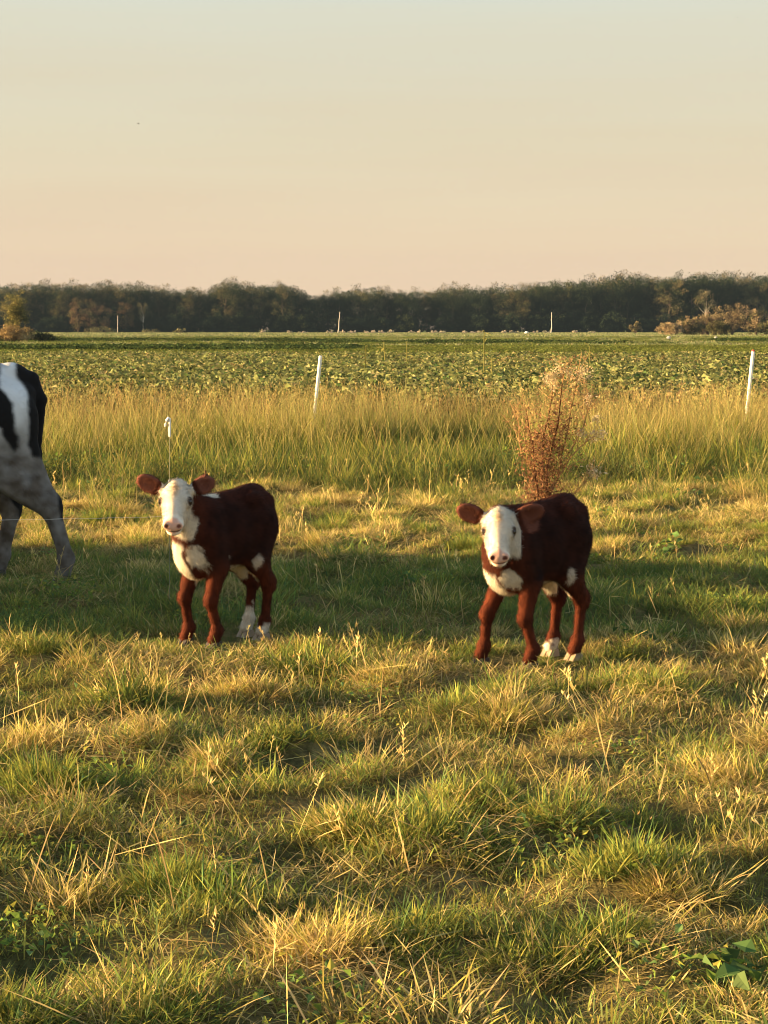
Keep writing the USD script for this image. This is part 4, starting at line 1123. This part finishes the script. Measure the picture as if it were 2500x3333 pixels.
# ------------------------------------------------------------------ poles before the wood
def pole(label, top, foot, depth, r0, r1, crook=0.0):
    a, b = at(*foot, depth), at(*top, depth); a[2] = -.2
    t = thing('pole', label, 'pole', (a[0], depth, 0))
    n = 7; k = np.linspace(0, 1, n)[:, None]
    p = (np.array([0, 0, -.2]) * (1 - k) + (b - [a[0], depth, 0]) * k)
    p[:, 0] += crook * np.sin(k[:, 0] * 5.5)
    put(t, 'shaft', tube(p, np.linspace(r0, r1, n), 8), M_pole, smooth=True)
    cap = trimesh.creation.cylinder(r1 * 1.3, .12, sections=10); cap.apply_translation(p[-1]); put(t, 'tip', cap, M_pole)
    return t
pole('thin upright grey pole before the russet trees on the left', (383.5, 1028), (383, 1086), 560, .11, .09)
pole('pale leaning pole before the dark wood, near the middle', (1107, 1016), (1100, 1086), 560, .20, .09, .06)
pole('pale upright pole with a slight crook, before the wood on the right', (1797, 1017), (1793, 1088), 540, .20, .10, .12)
# ------------------------------------------------------------------ fence posts, stake and wire
def fence_post(label, top, low, depth, red):
    b, c = at(*top, depth), at(*low, depth)
    d = (b - c) / (b[2] - c[2])
    a = c - d * (c[2] + .15)
    t = thing('fence_post', label, 'post', (a[0], a[1], 0), 0)
    P0 = np.array([0, 0, -.15]) if False else np.array([-.15 * d[0], 0, -.15]); P1 = b - np.array([a[0], a[1], 0])
    P0 = a - np.array([a[0], a[1], 0])
    prof = [P0, P0 + (P1 - P0) * .5, P0 + (P1 - P0) * .985, P1]
    shaft = tube(prof, [.019, .022, .024, .021], 10)
    put(t, 'shaft', shaft, M_post, smooth=35)
    cap = tube([P1, P1 + np.array([0, 0, .012]), P1 + np.array([0, 0, .022])], [.0245, .0235, .014], 10)
    put(t, 'cap', cap, M_red if red else M_post, smooth=35)
    for f in (.45, .75):                                   # lugs that hold the wire
        q = P0 + (P1 - P0) * f
        lug = tube([q + [.02, -.012, 0], q + [.034, -.02, .006], q + [.034, -.02, .026]], [.006, .006, .004], 6)
        put(t, 'wire_lug', lug, M_post)
    return t
fence_post('white fence post leaning right, nearer the middle of the picture', (1043, 1163), (1029, 1296), 24.0, False)
fence_post('white fence post with dark red cap, near the right edge', (2452, 1144), (2438, 1276), 24.0, True)
# the stake that carries the wire in front of the cow
D = 10.3
wz = at(100, 1692, 10.2)[2]
b = at(552, 1363, D); t = thing('electric_fence_stake', 'thin stake with white hooked head standing behind the left calf', 'stake', (b[0], D, 0))
H_ = b[2]
put(t, 'rod', tube([[-.014, 0, -.12], [-.006, 0, H_ * .5], [.0, 0, H_ - .09]], [.0019, .0019, .0019], 8), M_rod, smooth=True)
put(t, 'sleeve', tube([[.0, 0, H_ - .10], [.0, 0, H_ - .05], [.001, 0, H_ - .005]], [.0062, .0068, .0066], 10), M_post, smooth=35)
hook = np.array([[.004, 0, H_ - .004], [-.006, 0, H_ + .004], [-.016, 0, H_ - .010], [-.023, 0, H_ - .030], [-.026, 0, H_ - .044]])
put(t, 'hook', tube(hook, [.0065, .0085, .0095, .0075, .004], 8), M_post, smooth=35)
for z in (wz, .70):
    put(t, 'wire_clip', tube([[-.009, -.004, z - .006], [-.009, -.012, z], [-.006, -.006, z + .008]], [.003, .003, .002], 6), M_post)
wz = at(100, 1692, 10.2)[2]
pts = [(-6.5, 9.85, wz + .02)]
for k in np.linspace(0, 1, 15):
    pts.append((-6.5 + k * (b[0] + 6.5 - .008), 9.85 + k * (D - 9.85), wz + .02 * (2 * k - 1) ** 2 - .012))
t = thing('fence_wire', 'thin pale electric wire passing before the legs of the cow', 'wire')
put(t, 'strand', tube(pts[1:], .0008, 5), M_wire)

# ------------------------------------------------------------------ the dead weed behind the right calf
r = np.random.default_rng(900)
DW = 12.6
base = at(1768, 1815, DW); base[2] = 0
t = thing('dead_weed', 'tall rust brown dead weed with pale fluffy heads behind the right calf', 'weed', (base[0], DW, 0))
RED = [np.array([.215, .105, .055]), np.array([.16, .085, .045]), np.array([.29, .16, .085])]
TN = [np.array([.46, .29, .13]), np.array([.38, .24, .11])]
FL = [np.array([.62, .50, .30]), np.array([.52, .40, .22]), np.array([.68, .58, .38])]
def loc(px, py, dy=0.0):
    return at(px, py, DW + dy) - np.array([base[0], DW, 0])
V_, F_, C_ = [], [], []
stems, leaves_, heads = [], [], []
def branch(path, r0, r1, tone):
    n = 9; p = np.array(path, float)
    k = np.linspace(0, len(p) - 1, n); q = np.stack([np.interp(k, range(len(p)), p[:, i]) for i in range(3)], 1)
    q[1:-1] += r.normal(0, .006, (n - 2, 3))
    m = tube(q, np.linspace(r0, r1, n), 5); stems.append((m, np.tile(tone, (len(m.vertices), 1))))
    return q
def flakes(p, n, spread, size, tones, out, droop=.3):
    for _ in range(n):
        c = p[r.integers(len(p))] + r.normal(0, spread, 3)
        d = r.normal(0, 1, 3); d[2] -= droop; d /= np.linalg.norm(d); s = np.cross(d, r.normal(0, 1, 3)); s /= np.linalg.norm(s) + 1e-9
        z = size * r.uniform(.5, 1.4)
        col = tones[r.integers(len(tones))] * r.uniform(.7, 1.3)
        out.append((np.array([c, c + d * z * .5 + s * z * .17, c + d * z, c + d * z * .5 - s * z * .17]), col))
main = [branch([(0, 0, 0), loc(1775, 1640), loc(1785, 1500), loc(1810, 1390), loc(1828, 1290), loc(1838, 1190)], .010, .003, RED[0] * .55),
        branch([(.02, .03, 0), loc(1765, 1620, .05), loc(1760, 1480, .08), loc(1785, 1360, .08), loc(1800, 1230, .06)], .008, .003, RED[1] * .6),
        branch([(-.02, -.03, 0), loc(1750, 1600, -.05), loc(1738, 1500, -.08), loc(1730, 1400, -.1), loc(1712, 1330, -.1)], .007, .003, RED[0] * .6),
        branch([(.03, 0, 0), loc(1800, 1600, .03), loc(1832, 1480, .06), loc(1862, 1320, .1), loc(1880, 1215, .1)], .007, .003, TN[1] * .6),
        branch([loc(1770, 1640), loc(1830, 1525), loc(1885, 1460), loc(1955, 1412)], .007, .003, TN[0]),
        branch([(.04, .02, 0), loc(1850, 1640), loc(1890, 1580), loc(1932, 1535)], .005, .0025, TN[0]),
        branch([loc(1830, 1500), loc(1880, 1430), loc(1920, 1330), loc(1925, 1290)], .005, .0025, TN[1]),
        branch([loc(1745, 1560), loc(1700, 1480), loc(1690, 1400), loc(1675, 1340)], .005, .002, TN[0])]
for p in main[:3]:
    flakes(p[1:6], 1400, .055, .027, RED, leaves_)
flakes(main[3][2:5], 380, .05, .026, RED + TN, leaves_)
for p in main[:4]:
    flakes(p[5:], 320, .055, .024, TN + TN + RED[2:], leaves_)
for p in main[4:]:
    flakes(p[3:], 150, .035, .018, TN + RED[2:], leaves_)
for p in main:                                             # side twigs
    for _ in range(12):
        a = p[r.integers(3, 9)]; d = r.normal(0, 1, 3); d[2] = abs(d[2]) + .3; d /= np.linalg.norm(d)
        m = tube([a, a + d * .06, a + d * r.uniform(.09, .18) + [0, 0, .02]], [.0025, .002, .0012], 4); stems.append((m, np.tile(TN[0], (len(m.vertices), 1))))
        if r.random() < .4: flakes(np.array([a + d * .12]), 6, .02, .026, TN, leaves_)
sm = join([m for m, _ in stems]); put(t, 'stem', sm, M_weed, col=np.vstack([c for _, c in stems]))
def flake_mesh(items):
    v = np.concatenate([q for q, _ in items]); n = len(items)
    f = (np.arange(n)[:, None, None] * 4 + np.array([[0, 1, 2], [0, 2, 3]])).reshape(-1, 3)
    return (v, f), np.repeat(np.array([c for _, c in items]), 4, 0)
m, c = flake_mesh(leaves_); tag(put(t, 'dead_leaves', m, M_weed, col=c), kind='stuff')
for (px, py, R) in [(1822, 1203, .035), (1800, 1222, .03), (1884, 1225, .045), (1905, 1208, .035), (1850, 1212, .03), (1915, 1300, .03), (1940, 1365, .03), (1932, 1420, .035), (1890, 1410, .03), (1958, 1412, .03), (1932, 1535, .045), (1780, 1230, .03), (1800, 1250, .03)]:
    items = []; flakes(np.array([loc(px, py, r.normal(0, .05))]), 120, R * .6, R * .6, FL, items, 0)
    m, c = flake_mesh(items); tag(put(t, 'seed_head', m, M_weed, col=c), kind='stuff')

# ------------------------------------------------------------------ tall weeds standing out of the crop
def tall_weed(label, px, top, low, depth, tone, seed, leafy):
    r = np.random.default_rng(seed)
    b = at(px, top, depth); x0 = b[0]
    t = thing('tall_weed', label, 'weed', (x0, depth, 0))
    n = 8; k = np.linspace(0, 1, n); p = np.stack([r.normal(0, .02, n).cumsum() * .4, r.normal(0, .02, n), k * b[2]], 1); p[:, 0] -= p[-1, 0]
    w = .004 * depth / 10
    st = tube(p, np.linspace(w * 1.3, w * .6, n), 5); put(t, 'stem', st, M_weed, col=np.tile(tone, (len(st.vertices), 1)))
    items = []
    for _ in range(leafy):
        c = p[r.integers(2, n)]; d = r.normal(0, 1, 3); d[2] = r.uniform(-.2, .9); d /= np.linalg.norm(d); s = np.cross(d, [0, 0, 1.]); s /= np.linalg.norm(s)
        L = r.uniform(.10, .26) * depth / 40; items.append((np.array([c, c + d * L * .5 + s * L * .12, c + d * L - [0, 0, L * .2], c + d * L * .5 - s * L * .12]), tone * r.uniform(.7, 1.2)))
    m, c = flake_mesh(items); tag(put(t, 'leaf_spray', m, M_weed, col=c), kind='stuff')
YG = np.array([.34, .32, .10])
tall_weed('tallest yellow green weed stem rising from the crop left of the dead weed', 1577, 1082, 1200, 38, YG, 1, 14)
tall_weed('short yellow leafy weed beside the tallest weed stem in the crop', 1602, 1170, 1200, 37, YG, 2, 22)
tall_weed('pale yellow weed stem in the crop, left of the tallest one', 1250, 1112, 1150, 52, YG * 1.2, 3, 6)
tall_weed('thin green weed stem in the crop between the two yellow ones', 1324, 1116, 1160, 50, YG * .8, 4, 8)
tall_weed('slim weed stem in the crop above the dead weed', 1920, 1128, 1165, 48, YG * .8, 5, 8)
tall_weed('faint green weed stem in the crop right of the middle fence post', 1192, 1125, 1190, 42, YG * .6, 6, 8)

# ------------------------------------------------------------------ two birds, far off in the sky
def bird(label, px, py, depth, span, roll):
    p = at(px, py, depth); t = thing('bird', label, 'bird', p, .5)
    body = trimesh.creation.icosphere(2, 1.0); body.apply_scale([.16 * span, .05 * span, .045 * span]); put(t, 'body', body, M_bird, smooth=True)
    for s in (-1, 1):
        v = np.array([[.07, 0, .02], [.10, s * .25, .09], [.0, s * .5, .02 + roll * s], [-.06, s * .24, .07], [-.07, 0, .02]]) * span
        w = np.vstack([v, v - [0, 0, .012 * span]])
        f = [[0, 1, 4], [1, 3, 4], [1, 2, 3]]
        f = f + [[a + 5, c + 5, b_ + 5] for a, b_, c in f] + [q for i in range(5) for q in ([i, (i + 1) % 5, (i + 1) % 5 + 5], [i, (i + 1) % 5 + 5, i + 5])]
        put(t, 'wing', trimesh.Trimesh(w, f, process=False), M_bird)
bird('faint bird gliding in the left of the sky', 450, 402, 150, .42, .12)
bird('tiny dark bird near the top right corner of the sky', 2401, 56, 160, .30, .02)
# ------------------------------------------------------------------ evening haze that lifts the far wood
hz = trimesh.creation.box(bounds=[[-560, -60, -1.2], [560, 760, 27.0]])
M_haze = usdkit.material(stage, LOOKS + 'haze_air', {'v': ('principled_volume', {'color': (.48, .70, 1.0), 'density': .000045, 'anisotropy': .0})}, [], volume='v.volume')
tag(put('/World', 'haze', hz, M_haze), 'thin evening haze over the fields', None, None, 'stuff')
